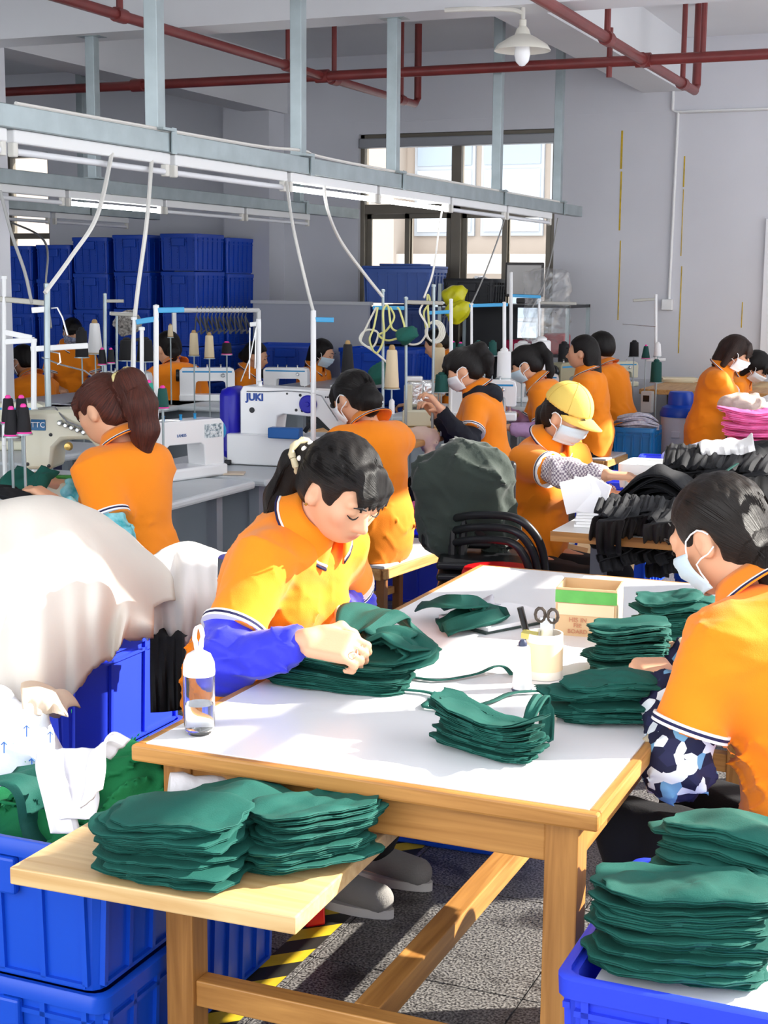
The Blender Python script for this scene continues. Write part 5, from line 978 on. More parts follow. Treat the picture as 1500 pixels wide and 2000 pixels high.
# white drum with blue lid
A = (-2.33, 11.35, 0); dr_ = thing('water_drum', 'white drum with domed blue lid under the back right table', 'drum', A); MB().lathe([(0, 0), (.135, 0), (.14, .02), (.145, .62), (.15, .64), (0, .64)], n=28, cap=False).build('barrel', mat('drum_white', '#dfe0ea', .4), dr_)
MB().lathe([(.155, .63), (.157, .66), (.14, .70), (.10, .72), (.095, .80), (.085, .82), (0, .825)], n=28).build('lid', Mb1, dr_); MB().box((.0, -.148, .5), (.07, .02, .05), None).build('handle', mat('drum_white', '#dfe0ea', .4), dr_, bevel=.005)
# back right table, motor box
bt_ = thing('side_table', 'wooden side table against the back wall at the right', 'table', (-2.2, 12.3, 0)); MB().bb((-2.75, 11.75, .76), (-.3, 13.2, .80)).build('tabletop', Mben, bt_, world=True, smooth=False, bevel=.004)
for x in (-2.6, -.5):
    for y in (12.1, 13.0): MB().bb((x, y, 0), (x+.05, y+.05, .76)).build('leg', mat('grey_leg', '#55585e', .5), bt_, world=True, smooth=False)
A = Yp(1264, 785, 11.7); mb_ = thing('motor_control_box', 'grey motor control box hanging under the back right table edge', 'control box', A); MB().box(A, (.09, .08, .17)).build('housing', mat('box_grey', '#cfd1cf', .5), mb_, world=True, smooth=False, bevel=.006); MB().box(A+np.array([-.0, -.042, .03]), (.05, .006, .05)).build('switch', mat('black_plastic', '#1a1a1c', .3), mb_, world=True, smooth=False)
A = Zp(1317, 748, .80); 
for k in range(3): o = MB().box((0, 0, 0), (.3, .2, .012)).build('papers', mat('paper_cream', '#e6dcc0', .8), smooth=False); o.location = (A[0], A[1]+.15, .808+.0125*k); o.rotation_euler = (0, 0, .2*k); tag(o, f'cream paper bundle on the back right table, {("lowest", "middle", "topmost")[k]} of three', 'paper', 'paper bundles')
# white worktop by the right back women
wt = thing('white_worktable', 'white topped table before the women at the right back', 'table', (-1.3, 11.0, 0)); MB().bb((-1.72, 10.2, .77), (-.6, 11.65, .80)).build('tabletop', Mlam, wt, world=True, smooth=False)
for x in (-1.65, -.7):
    for y in (10.3, 11.5): MB().bb((x, y, 0), (x+.05, y+.05, .77)).build('leg', mat('grey_leg', '#55585e', .5), wt, world=True, smooth=False)
A = Zp(1440, 800, .82); heap('beige_cloth', 'beige cloth in the hands of the woman with plaid sleeves', [ell((A[0]+.03, A[1], .86), (.16, .12, .07))], Mnude, 'cloth', (A[0]-.25, A[1]-.25, .75), (A[0]+.3, A[1]+.25, 1.0), h=.012, base=(A[0], A[1], .8), cutz=.802)
sheet('brown_carton', 'brown carton panel leaning behind the women at the right edge', [(1448, 760), (1480, 752), (1520, 745)], [(1448, 800), (1480, 800), (1520, 800)], lambda u: 12.2, Mcard, amp=0, back=.05, nu=8, cat='box')
# ------------------------------------------------------------------ sewing line: tables, machines, thread stands
Mgt = mat('grey_table_top', '#c4cace', .35, var=.05, vs=5); Mgl = mat('grey_steel_leg', '#9aa3ab', .4, .3); Mmach = mat('machine_white', '#eeeff0', .25, coat=.3); Mbei = mat('machine_beige', '#d3d1bb', .35, coat=.2); Mdk = mat('dark_metal', '#2c2d30', .35, .5); Mbl = mat('machine_blue', '#1713a6', .35); Mcy = mat('cyan_blue', '#1f8fc8', .4); Mst = mat('steel', '#c6c8ca', .25, .9)
GR = [(-1.46, -.35, 4.98, 7.1, .78), (-2.75, -.3, 11.75, 13.2, .80)]
def ground(x, y):
    return max([z for a, b, c, d, z in GR if a-.02 <= x <= b+.02 and c-.02 <= y <= d+.02] or [0])
def sewtable(lab, x0, x1, y0, y1, z=.78, m=None):
    GR.append((x0, x1, y0, y1, z)); t = thing('sewing_table', lab, 'table', ((x0+x1)/2, (y0+y1)/2, 0)); MB().bb((x0, y0, z-.035), (x1, y1, z)).build('tabletop', m or Mgt, t, world=True, smooth=False, bevel=.012)
    for y in (y0+.12, y1-.17): MB().bb((x0+.1, y, 0), (x0+.15, y+.05, z-.035)).build('leg', Mgl, t, world=True, smooth=False); MB().bb((x1-.15, y, 0), (x1-.1, y+.05, z-.035)).build('leg', Mgl, t, world=True, smooth=False); MB().bb((x0+.1, y, .08), (x1-.1, y+.05, .12)).build('foot_bar', Mgl, t, world=True, smooth=False)
    MB().bb((x0+.15, y0+.14, .35), (x1-.13, y0+.16, z-.04)).build('side_panel', Mgl, t, world=True, smooth=False)
    return t
sewtable('grey sewing table of the woman with the brown ponytail', -3.7, -3.08, 3.75, 4.8); sewtable('grey rounded sewing table carrying the white machine with blue stripe', -3.7, -3.0, 4.86, 5.66); sewtable('grey sewing table under the large white machine with blue cover', -3.75, -2.98, 5.72, 6.75)
sewtable('sewing table with wooden edge before the hooded woman', -3.75, -2.95, 7.3, 8.5, .78, Mben); sewtable('sewing table of the woman with lilac sleeves', -3.75, -3.02, 8.8, 9.9); sewtable('sewing table of the long haired woman by the window', -3.75, -3.0, 10.1, 11.1); sewtable('sewing table before the seated man', -3.75, -3.0, 11.2, 12.2)
for lab, x0, x1, y0, y1 in (('far sewing table before the woman seen from behind', -6.6, -5.95, 8.6, 10.2), ('far sewing table before the two women at the blue bins', -5.6, -4.9, 10.6, 12.2), ('far left sewing table before the blue crate wall', -6.6, -5.75, 7.2, 8.5), ('dark table at the left edge under the black cones', -4.5, -3.85, 4.2, 5.6)): sewtable(lab, x0, x1, y0, y1, .78)
def machine(lab, loc, rz, s=1.0, m=None, acc=None, stripe=True, logo=None, panel=None, kind='flat'):
    m = m or Mmach; k = thing('sewing_machine', lab, 'sewing machine', loc, rz)
    bed = MB().box((0, 0, .03*s), (.50*s, .18*s, .06*s)).build('bed', m, k, smooth=True, bevel=.012*s)
    prof = [(-.245, .05), (-.245, .27), (-.22, .295), (.20, .30), (.235, .285), (.245, .25), (.245, .115), (.235, .105), (.175, .105), (.165, .115), (.16, .165), (.14, .18), (-.08, .178), (-.10, .165), (-.11, .06), (-.10, .05)]
    MB().prism([(x*s, z*s) for x, z in prof], -.065*s, .065*s, 1).build('arm', m, k, bevel=.018*s)
    MB().box((.2*s, 0, .085*s), (.008*s, .008*s, .06*s)).build('needle_bar', Mst, k); MB().box((.2*s, -.005*s, .066*s), (.03*s, .03*s, .01*s)).build('presser_foot', Mst, k)
    R = Matrix.Rotation(PI/2, 3, 'Y'); MB().lathe([(0, 0), (.05*s, 0), (.055*s, .008*s), (.055*s, .028*s), (.03*s, .035*s), (0, .035*s)], (-.245*s-.033*s, 0, .225*s), 20, R, cap=False).build('hand_wheel', acc or Mdk, k)
    R2 = Matrix.Rotation(PI/2, 3, 'X'); MB().lathe([(0, 0), (.018*s, 0), (.018*s, .012*s), (.01*s, .02*s), (0, .02*s)], (.14*s, -.065*s, .23*s), 16, R2, cap=False).build('tension_dial', Mst, k)
    for x in (-.1, .0, .12): MB().lathe([(0, 0), (.008*s, 0), (.006*s, .02*s), (.01*s, .026*s), (0, .03*s)], (x*s, 0, .297*s), 10, cap=False).build('thread_pin', acc or Mst, k)
    if stripe: MB().box((-.0*s, -.0655*s, .262*s), (.44*s, .003*s, .014*s)).build('stripe', acc or Mcy, k, smooth=False)
    if logo: text('lettering', logo, .03*s, mat('logo_blue', '#2c5f9e', .4), (.02*s, -.068*s, .225*s), (PI/2, 0, 0), k, world=False)
    if panel: 
        MB().box((-.165*s, -.0665*s, .235*s), (.11*s, .004*s, .075*s)).build('control_panel', mat('panel_mesh', '#56707c', .4, col2='#e4ecee', vs=90), k, smooth=False); text('panel_lettering', panel, .026*s, mat('print_white', '#f4f4f4', .4), (-.165*s, -.0695*s, .235*s), (PI/2, 0, 0), k, world=False)
    return k
# white machine with blue stripe (seen obliquely behind the brown ponytail)
A = Zp(360, 938, .78); machine('white lockstitch machine with blue stripe behind the brown ponytail', (A[0]-.05, A[1]+.06, .781), 1.3+PI, .86, logo=None, panel=None, acc=Mcy)
k = bpy.data.objects['sewing_machine']
MB().box((-.165*.86, .0575, .235*.86), (.12*.86, .004, .07*.86)).build('control_panel', mat('panel_mesh', '#56707c', .4, col2='#e4ecee', vs=90), k, smooth=False); text('panel_lettering', 'EASY\n7771', .022, mat('print_white', '#f4f4f4', .4), (-.165*.86, .0605, .235*.86), Matrix.Rotation(PI, 3, 'Z') @ Matrix.Rotation(PI/2, 3, 'X'), k, world=False)
text('lettering', 'LANEIS', .018, mat('logo_blue', '#2c5f9e', .4), (.05, .058, .225*.86), Matrix.Rotation(PI, 3, 'Z') @ Matrix.Rotation(PI/2, 3, 'X'), k, world=False)
# large white bartacking machine with blue cover
JL = Zp(438, 906, .78); k = thing('bartack_machine', 'large white lettered sewing machine with royal blue motor cover and dial', 'sewing machine', (JL[0]+.3, JL[1]+.12, .781), .12)
def kp(nm, c, d_, m, bev=.008): return MB().box(c, d_, None).build(nm, m, k, bevel=bev)
kp('base', (-.02, 0, .075), (.54, .22, .145), Mmach); kp('motor_cover', (-.30, .02, .19), (.10, .2, .34), Mbl, .04)
prof = [(-.235, .145), (-.235, .345), (-.22, .37), (.27, .355), (.30, .335), (.305, .24), (.285, .20), (.225, .165), (.15, .235), (-.02, .245), (-.05, .235), (-.06, .155), (-.05, .145)]
MB().prism(prof, -.07, .07, 1).build('arm', Mmach, k, bevel=.016); kp('face_cover', (.315, 0, .275), (.05, .11, .15), mat('cover_translucent', '#e6eaf0', .2), .02)
R2 = Matrix.Rotation(PI/2, 3, 'X'); MB().lathe([(0, 0), (.042, 0), (.042, .012), (.036, .018), (.012, .018), (.01, .024), (0, .024)], (.105, -.07, .295), 28, R2, cap=False).build('dial', Mbl, k)
text('lettering', 'JUKI', .046, mat('logo_deep_blue', '#17469c', .4), (-.16, -.0715, .318), (PI/2, 0, 0), k, world=False, bold=.0022)
for x, z, r_ in ((-.175, .258, .0135), (.225, .292, .0135), (.065, .335, .007), (.045, .265, .007), (.075, .263, .007), (.19, .33, .004), (.2, .33, .004), (.21, .33, .005), (0, .34, .005)): MB().lathe([(0, 0), (r_, 0), (r_, .002), (0, .002)], (x, -.07, z), 16, R2, cap=False).build('access_hole', Mdk, k)
MB().tube([(-.2, -.072, .345), (-.1, -.074, .347), (.0, -.074, .353), (.1, -.074, .35), (.17, -.074, .335), (.20, -.074, .29), (.25, -.075, .22)], .0025, 6).build('thread_tube', Mst, k)
kp('blue_parts_tray', (.02, -.15, .165), (.155, .06, .05), mat('tray_blue', '#1c5fa8', .45), .006)
MB().beam((.10, -.03, .24), (.25, -.03, .155), .02, .03).beam((.07, -.02, .16), (.13, -.02, .235), .02, .02).box((.265, -.02, .16), (.035, .04, .05)).build('needle_clamp', Mdk, k); kp('needle_guard', (.275, -.03, .13), (.012, .008, .07), Mst, .002); kp('foot', (-.28, -.11, .012), (.03, .03, .024), Mdk, .004)
for i, x in enumerate((-.16, .2, .23, .26)): MB().lathe([(0, 0), (.011, 0), (.009, .02), (.013, .026), (0, .03)], (x, 0, .363-.01*(i > 0)), 12, cap=False).build('thread_post', Mmach, k)
MB().box((JL[0]+.52, JL[1]+.32, .81), (.3, .2, .05)).build('blue_bin_tray', Mcy, bevel=.008); tag(bpy.data.objects['blue_bin_tray'], 'bright blue parts tray behind the large white machine', 'tray')
A = Zp(440, 925, .781); MB().box((A[0]+.02, A[1], .785), (.14, .09, .006), rotz(.4)).build('sewing_notes', mat('paper_tan', '#d8c6b0', .7)); tag(bpy.data.objects['sewing_notes'], 'small tan printed card on the table before the large white machine', 'card')
# beige overlock machine at the left
A = Zp(138, 1000, .79); k = thing('overlock_machine', 'beige overlock machine with a blue badge in front of the brown ponytail', 'sewing machine', (A[0]-.02, A[1]+.02, .781), .3)
prof = [(-.15, .17), (-.155, .36), (-.14, .385), (.05, .395), (.20, .37), (.21, .3), (.20, .18), (.15, .17), (.135, .25), (.10, .285), (-.0, .28), (-.03, .25), (-.04, .17)]
MB().prism(prof, -.07, .09, 1).build('arm', Mbei, k, bevel=.014); MB().prism([(-.17, .0), (-.19, .06), (-.17, .12), (.03, .13), (.06, .06), (.03, .0)], -.12, .04, 1).build('cylinder_bed', Mbei, k, bevel=.012); kp('pillar', (.15, .01, .1), (.14, .16, .2), Mbei, .012); kp('base_plate', (.0, .03, .008), (.40, .24, .016), Mdk, .004)
kp('badge', (-.085, -.072, .335), (.055, .004, .04), mat('badge_blue', '#2c6c9c', .35), .006); text('lettering', 'TTC', .028, mat('print_white', '#f4f4f4', .4), (-.085, -.0755, .335), (PI/2, 0, 0), k, world=False)
for x in (-.12, -.105, -.09, -.075): MB().box((x, -.03, .15), (.004, .004, .07)).build('needle', Mst, k, smooth=False)
kp('needle_clamp', (-.1, -.03, .18), (.06, .03, .025), Mdk, .004); kp('presser_foot', (-.09, -.05, .128), (.06, .05, .012), Mdk, .003); kp('green_finger_guard', (.01, -.06, .145), (.07, .03, .012), mat('guard_green', '#3f8f3a', .4), .003)
for x, z in ((-.13, .37), (-.13, .19), (-.05, .185), (-.04, .3)): MB().lathe([(0, 0), (.007, 0), (.006, .004), (0, .005)], (x, -.07, z), 10, R2, cap=False).build('screw', Mdk, k)
for i in range(5): MB().lathe([(0, 0), (.011, 0), (.011, .01), (.006, .018), (0, .018)], (.0+i*.022, -.075, .345-.008*i), 12, R2, cap=False).build('tension_dial', Mst, k)
MB().lathe([(0, 0), (.016, 0), (.012, .018), (0, .02)], (.03, -.08, .26), 14, R2, cap=False).build('oil_knob', mat('knob_brass', '#c9a860', .3, .6), k)
MB().tube([(-.1, -.02, .39), (-.03, -.05, .40), (.03, -.09, .35), (.09, -.09, .33)], .004, 6).build('thread_guide_wire', Mst, k)
A = Zp(30, 1000, .79); drape('green_cloth', 'dark green cloth feeding through the beige overlock machine', [Wd(75, 915, 5.2), Wd(55, 930, 5.15), Wd(40, 965, 5.1), Wd(20, 990, 5.1)], .18, Mg, seed=17, amp=.012, cat='cloth')
drape('black_cloth', 'black cloth lying left of the beige overlock machine', [Wd(-30, 960, 4.95), Wd(15, 955, 4.95), Wd(45, 975, 4.95), Wd(70, 1000, 4.9)], .2, Mbk, seed=18, amp=.01, cat='cloth')
# hooded woman's machine: bright metal head on cream base
A = Zp(822, 835, .78); k = thing('overlock_machine', 'chrome overlock machine on a cream base before the hooded woman', 'sewing machine', (A[0]-.03, A[1]+.12, .781), .3)
kp('base', (0, 0, .05), (.24, .22, .1), Mbei, .012); kp('body', (-.02, .02, .19), (.16, .14, .16), mat('chrome_body', '#e4e6e8', .22, .8, bump=.5, bs=40), .02); kp('arm', (.06, -.02, .22), (.14, .1, .08), mat('chrome_body', '#e4e6e8', .22, .8), .02); kp('column', (-.09, -.05, .17), (.05, .05, .16), Mbei, .008); kp('top_cover', (-.06, 0, .28), (.1, .1, .03), Mmach, .01)
A = Zp(780, 850, .782); heap('lace_garment', 'blush lace garment lying at the table edge before the hooded woman', [cap((A[0]-.06, A[1]-.05, .79), (A[0]+.22, A[1]-.1, .79), .035, .05), cap((A[0]+.2, A[1]-.1, .79), (A[0]+.26, A[1]-.15, .66), .035, .03)], Mnude, 'garment', (A[0]-.2, A[1]-.3, .55), (A[0]+.4, A[1]+.15, .9), h=.011, base=A)
A = np.array([-2.35, 7.35, .62]); heap('lace_garment', 'blush lace garments hanging beside the hooded woman seat', [cap(A, A+np.array([.0, -.05, -.2]), .07, .05), cap(A+np.array([.08, .1, .04]), A+np.array([.1, .05, -.12]), .07, .05)], Mnude, 'garment', A-.35, A+.3, h=.012, base=A)
# further machines
for lab, px, py, d, rz, s, m in (('white and blue machine before the woman seen from behind', 405, 742, 10.6, .5, .8, Mmach), ('white machine with blue top beside the far dark cones', 245, 735, 10.3, .2, .75, Mmach), ('white machine at the left edge below the thread bars', 15, 770, 7.5, .4, .8, Mbei), ('grey machine behind the hooded woman', 945, 725, 9.3, .3, .85, Mmach), ('machine beside the long haired woman at the window', 1045, 745, 10.7, .3, .7, Mmach), ('olive grey machine facing the long haired woman', 1112, 745, 11.2, 1.3, .9, mat('machine_olive', '#a39f84', .4)), ('white machine by the two women at the blue bins', 560, 760, 11.2, .2, .7, Mmach), ('cream machine before the seated man at the wall', 1205, 720, 12.4, .6, .7, Mbei)):
    P = Wd(px, py, d)
    if ground(P[0], P[1]) == 0: sewtable('grey sewing table under the '+lab, P[0]-.4, P[0]+.4, P[1]-.45, P[1]+.45)
    machine(lab, (P[0], P[1], .781), rz, s, m)
# thread stands
def stand(lab, d, poles, bars, m=None, wires=()):
    b0 = Wd(poles[0][0], poles[0][2], d); s = thing('thread_stand', lab, 'thread stand', b0); r = .0085
    for x, y0, y1, *q in poles:
        pb_ = Wd(x, y1, d); g_ = ground(pb_[0], pb_[1]); pt_ = Wd(x, y0, d); MB().tube([pb_, (pb_[0], pb_[1], g_+.001)], q[0] if q else r, 8).build('pole_foot', m or Mwhite, s, world=True) if pb_[2] > g_+.02 else None
        MB().tube([Wd(x, y0, d), Wd(q[1] if len(q) > 1 else x, y1, d)], q[0] if q else r, 8).lathe([(0, 0), (r*1.5, 0), (r*1.5, .012), (0, .016)], Wd(x, y0, d), 8, cap=False).build('pole', m or Mwhite, s, world=True)
    for xa, ya, xb, yb, mm in bars: MB().beam(Wd(xa, ya, d), Wd(xb, yb, d), .012, .022).build('bar', mm, s, world=True, smooth=False, bevel=.003)
    for pts in wires: MB().tube([Wd(x, y, d-.02) for x, y in pts], .0035, 6).build('thread_guide', Mst, s, world=True)
    return s
Mbarb = mat('bar_blue', '#3fa0d4', .4); Mbarg = mat('bar_grey', '#9c9a92', .4, .4)
stand('white thread stand with two short arms at the left edge', 5.75, [(8, 545, 870), (66, 668, 875, .011)], [(0, 584, 88, 592, Mbarg), (5, 648, 62, 660, Mwhite), (5, 668, 68, 664, Mwhite), (60, 682, 172, 675, Mwhite)], wires=[[(92, 685), (116, 690), (118, 708), (112, 712)], [(82, 698), (118, 712), (165, 724), (184, 738)]])
stand('grey sprung pole stand behind the left white stand', 5.6, [(92, 560, 700, .012)], [(62, 606, 90, 604, Mwhite)], Mgalv, [[(100, 602), (112, 601), (122, 620), (132, 655)]])
stand('white thread stand with two blue bars behind the brown ponytail', 6.0, [(277, 645, 790), (305, 602, 850, .011), (262, 625, 760, .007)], [(266, 629, 310, 622, Mbarb), (305, 606, 360, 605, Mbarb)])
stand('white pole with blue arm behind the large white machine', 6.7, [(612, 612, 768, .013)], [(610, 624, 652, 625, Mbarb)]); stand('white pole with a short bracket behind the woman without a mask', 7.2, [(505, 628, 765, .013)], [(488, 634, 508, 632, Mwhite)], wires=[[(500, 640), (488, 700), (470, 745)], [(500, 640), (498, 720)], [(488, 640), (487, 740)]])
stand('thread stand wound with pale tubes left of the hooded woman', 8.2, [(748, 570, 860), (793, 585, 780), (847, 560, 650)], [(728, 601, 790, 602, Mbarb), (794, 590, 866, 592, Mbarg)], Mgalv)
stand('white pole with blue arm beside the pale tube coil', 9.0, [(881, 588, 690, .012)], [(838, 611, 882, 609, Mbarb)]); stand('thread stand with bright blue top bar behind the hooded woman', 9.5, [(921, 596, 740), (985, 594, 740, .012)], [(916, 597, 992, 595, Mbarb)]); stand('thread stand with blue bar before the window bottom', 10.6, [(998, 535, 740, .013), (1053, 590, 660)], [(996, 577, 1056, 580, Mbarb), (1052, 591, 1126, 593, Mbarg)])
stand('slim white thread stand before the back wall at the right', 11.8, [(1281, 578, 735, .012)], [(1236, 587, 1283, 584, Mbarg), (1262, 703, 1300, 702, Mwhite)], wires=[[(1216, 633), (1232, 634), (1280, 638)]]); stand('grey thread stand before the blue crates left', 9.6, [(205, 577, 690, .012)], [(205, 588, 242, 588, Mbarg), (216, 613, 262, 615, Mbarg)], Mgalv); stand('short pale thread stand with a knit roll beside it', 9.8, [(228, 615, 690), (262, 608, 680)], [(214, 612, 264, 614, Mwhite), (236, 670, 275, 662, Mdk)], Mgalv)
# pale yellow tubes wound around the stand
Mytube = mat('pale_yellow_tube', '#d9d88a', .4); Mwtube = mat('clear_white_tube', '#e3e1d6', .3)
for i, (lab, pts, m) in enumerate((('pale yellow tube looping down the left of the tube stand', [(738, 600), (730, 640), (722, 665), (735, 690), (750, 660), (748, 610), (758, 598), (765, 640), (785, 648)], Mytube), ('pale yellow tube crossing the middle of the tube stand', [(762, 600), (770, 620), (755, 645), (740, 655), (760, 665), (790, 650), (782, 610), (776, 600)], Mytube), ('clear tube in a wide loop at the left of the stand', [(735, 600), (715, 640), (705, 668), (728, 678), (738, 650), (715, 645), (703, 665), (735, 690), (770, 720)], Mwtube), ('clear tube sagging from the stand to the tube coil', [(790, 655), (800, 672), (822, 668), (835, 640), (820, 610), (828, 590)], Mwtube), ('pale yellow tube rising beside the tube coil', [(832, 640), (828, 610), (840, 590), (835, 578), (838, 640)], Mytube))):
    o = MB().tube(bez([Wd(x, y, 8.15+.02*i) for x, y in pts], 40), .006, 6).build('plastic_tube', m); tag(o, lab, 'tube', 'tubes on the thread stand')
P = Wd(845, 648, 8.3)
for k in range(4): 
    a = .05+.004*k; o = MB().tube([P+RT*(a*math.cos(t)*.8+.006*k)+UP*a*math.sin(t) for t in np.linspace(0, 2*PI, 22)], .006, 6).build('tube_coil', Mwtube); tag(o, f'coil of clear tubing hanging right of the tube stand, {("front", "second", "third", "rear")[k]} loop', 'coil', 'tubing coil')
for lab, x, y, d, r_, m in (('dark green thread bunch on the tube stand', 790, 655, 8.1, .05, Mg), ('dark green garment hung left below the tube stand', 742, 735, 8.4, .06, Mg), ('bright yellow foil bundle high on the back shelf', 886, 578, 12.2, .1, mat('yellow_foil', '#d8d21e', .35)), ('bright yellow foil bundle hanging on the back shelf', 893, 608, 12.1, .1, MT['yellow_foil'] if 'yellow_foil' in MT else None), ('knitted speckled roll on the far left stand', 247, 632, 9.9, .085, mat('speckle_knit', '#b9b3ac', .9, col2='#5e5a58', vs=60))):
    A = Wd(x, y, d); heap('cloth_bundle', lab, [ell(A, (r_, r_*.8, r_*.9)), ell(A+np.array([r_*.5, 0, r_*.4]), (r_*.5, r_*.5, r_*.5))], m or Mg, 'bundle', A-r_*1.9, A+r_*1.9, h=.011, base=A)
# thread cones
PINS = []
def cpx(lab, x, yb, hpx, d, m, tip, rr=.21, r1=.14):
    A = Wd(x, yb, d); h = hpx*d/FPX*1.02; q = round(h/.01)*.01; c_ = thread_cone(lab, A, m, tip, q, q*rr, q*r1); g_ = ground(A[0], A[1])
    for ch_ in list(c_.children):
        if ch_.name.startswith('spool_pin'): bpy.data.objects.remove(ch_)
    PINS.append((c_, A, g_, q*rr))
for i, a in enumerate((('black cone with pink tip, front left of the four at the left edge', 23, 851, 58, 5.0, Mthk, Mpt, .25, .17), ('black cone with pink tip, front right of the four at the left edge', 47, 846, 56, 5.0, Mthk, Mpt, .25, .17), ('black cone with pink tip, rear left of the four at the left edge', 17, 826, 54, 5.3, Mthk, Mpt, .25, .17), ('black cone with pink tip, rear right of the four at the left edge', 43, 826, 52, 5.3, Mthk, Mpt, .25, .17),
    ('bright teal cone with pink tip beside the brown ponytail', 291, 791, 50, 5.9, Mtht, Mpt, .25, .17), ('dark teal cone with pink tip beside the bright teal one', 318, 797, 45, 5.9, Mthg, Mpt, .27, .19), ('dark cone with pink tip behind the bright teal one', 271, 792, 46, 6.1, Mthk, Mpt, .25, .17),
    ('white cone before the blue crates at the left', 186, 690, 64, 9.2, Mthw, Mct, .22, .14), ('black cone left of the white one before the crates', 160, 697, 56, 9.0, Mthk, Mthk, .22, .18), ('small black cone with pink tip in front of the white one', 200, 712, 32, 8.8, Mthk, Mpt, .25, .17), ('small black cone with pink tip right of the white one', 217, 709, 30, 8.8, Mthk, Mpt, .25, .17), ('large black cone below the knitted roll', 248, 703, 42, 9.2, Mthk, Mthk, .36, .28), ('large black cone right of the knitted roll', 284, 705, 46, 9.3, Mthk, Mthk, .36, .28), ('small cream cone above the woman seen from behind', 333, 658, 24, 10.2, Mthc, Mct, .22, .16),
    ('cream cone nearest the hanging tools', 379, 694, 48, 10.0, Mthc, Mct, .2, .15), ('cream cone right of its twin by the hanging tools', 409, 699, 50, 9.9, Mthc, Mct, .2, .15), ('short black cone with pink tip under the cable loop', 443, 692, 26, 10.2, Mthk, Mpt, .4, .32),
    ('tall black cone behind the woman with the bun', 679, 730, 62, 8.0, Mthk, Mct, .2, .13), ('tall cream cone on the tube stand', 765, 758, 82, 7.9, Mthc, Mct, .17, .12), ('small white cone standing below the tall cream one', 765, 808, 30, 7.9, Mthw, Mthw, .2, .18), ('cream cone behind the hooded woman face', 857, 742, 70, 8.5, Mthc, Mct, .2, .15), ('dark green spool by the chrome machine', 862, 765, 36, 8.3, Mthg, Mthg, .35, .3),
    ('white cone behind the hooded woman ponytail', 947, 702, 28, 9.4, Mthw, Mwtp, .3, .24), ('large white cone between the two ponytails', 984, 738, 56, 9.4, Mthw, Mwtp, .24, .22), ('dark green cone behind the white one at the ponytail', 962, 694, 30, 9.8, Mthg, Mthg, .3, .25), ('dark green cone left of the white one at the ponytail', 934, 694, 30, 9.8, Mthg, Mthg, .3, .25), ('dark green cone with pink tip above the ponytail', 884, 690, 24, 9.6, Mthg, Mpt, .28, .22), ('dark green cone with pink tip right above the ponytail', 899, 692, 24, 9.6, Mthg, Mpt, .28, .22), ('large white cone right of the high ponytail', 1056, 722, 62, 10.3, Mthw, Mwtp, .3, .28), ('large silver white cone behind the high ponytail', 1020, 710, 44, 10.4, Mthw, Mwtp, .4, .36),
    ('white cone on the slim stand at the right wall', 1284, 695, 26, 11.7, Mthw, Mwtp, .28, .2), ('large dark green cone under the slim stand at the right wall', 1281, 746, 44, 11.7, Mthg, Mthg, .25, .22), ('dark cone with pink tip at the right wall', 1261, 700, 26, 11.8, Mthg, Mpt, .3, .16), ('black cone behind the seated man', 1238, 696, 32, 11.9, Mthk, Mthk, .3, .26), ('black cone on the olive grey machine', 1101, 708, 40, 11.2, Mthk, Mthk, .28, .24))): cpx(*a)
for c_, A, g_, r_ in PINS:
    if A[2] > g_+.012: MB().tube([(0, 0, -.002), (0, 0, g_-A[2]+.001)], .005, 6).lathe([(0, -.006), (r_*1.15, -.006), (r_*1.15, -.0005), (0, -.0005)], n=18, cap=False).build('spool_pin', Mgalv, c_)
# ------------------------------------------------------------------ back of the hall
for lab, x, y, d_, w_, dp, h_, m, rz in (('large dull blue lidded box on top before the window', 752, 590, 12.75, .62, .42, .30, Mb3, .1), ('dull blue box with a pale corner below the top box', 690, 660, 12.85, .5, .42, .34, Mb3, .05), ('darker blue lidded box under the top box', 770, 680, 12.8, .62, .42, .36, mat('box_navy', '#27407e', .5), .1)):
    pass
bx1 = thing('lidded_box', 'large dull blue lidded box on top of the stack before the window', 'box', (-5.2, 12.75, 1.44), .05); bx2 = thing('lidded_box', 'dark blue lidded box under the top box before the window', 'box', (-5.15, 12.75, 1.07), .05); bx3 = thing('lidded_box', 'lowest navy box of the stack before the window', 'box', (-5.15, 12.75, .7), .05)
for k, (bx, m) in enumerate(((bx1, Mb3), (bx2, mat('box_navy', '#2d468a', .5)), (bx3, mat('box_navy', '#2d468a', .5)))):
    b, r = crate_mesh(.66, .46, .31, taper=.93, ribs=(6, 4)); b.build('body', m, bx, smooth=False); r.build('rim', m, bx); MB().box((0, 0, .322), (.68, .48, .025)).build('lid', m, bx, bevel=.01); MB().box((.0, 0, .345), (.4, .3, .02)).build('lid_panel', m, bx, bevel=.008)
st_ = thing('low_cabinet', 'low grey cabinet under the blue lidded boxes', 'cabinet', (-5.4, 12.8, 0)); MB().bb((-5.95, 12.5, 0), (-4.75, 13.2, .70)).build('body', Mwall, st_, world=True, smooth=False); MB().bb((-5.35, 12.49, .03), (-4.78, 12.5, .68)).build('door', mat('door_grey', '#c4c7cc', .5), st_, world=True, smooth=False); MB().bb((-5.92, 12.49, .03), (-5.38, 12.5, .68)).build('door', mat('door_grey', '#c4c7cc', .5), st_, world=True, smooth=False)
pn = thing('partition_screen', 'grey partition panel left of the blue lidded boxes', 'partition', (-5.75, 12.4, 0)); MB().bb((-6.6, 12.42, 0), (-5.42, 12.46, 1.42)).build('board', mat('panel_grey', '#b9bcc6', .6), pn, world=True, smooth=False); MB().bb((-6.62, 12.40, 1.42), (-5.40, 12.48, 1.45)).build('cap_rail', mat('rail_pale', '#d4d6da', .5), pn, world=True, smooth=False)
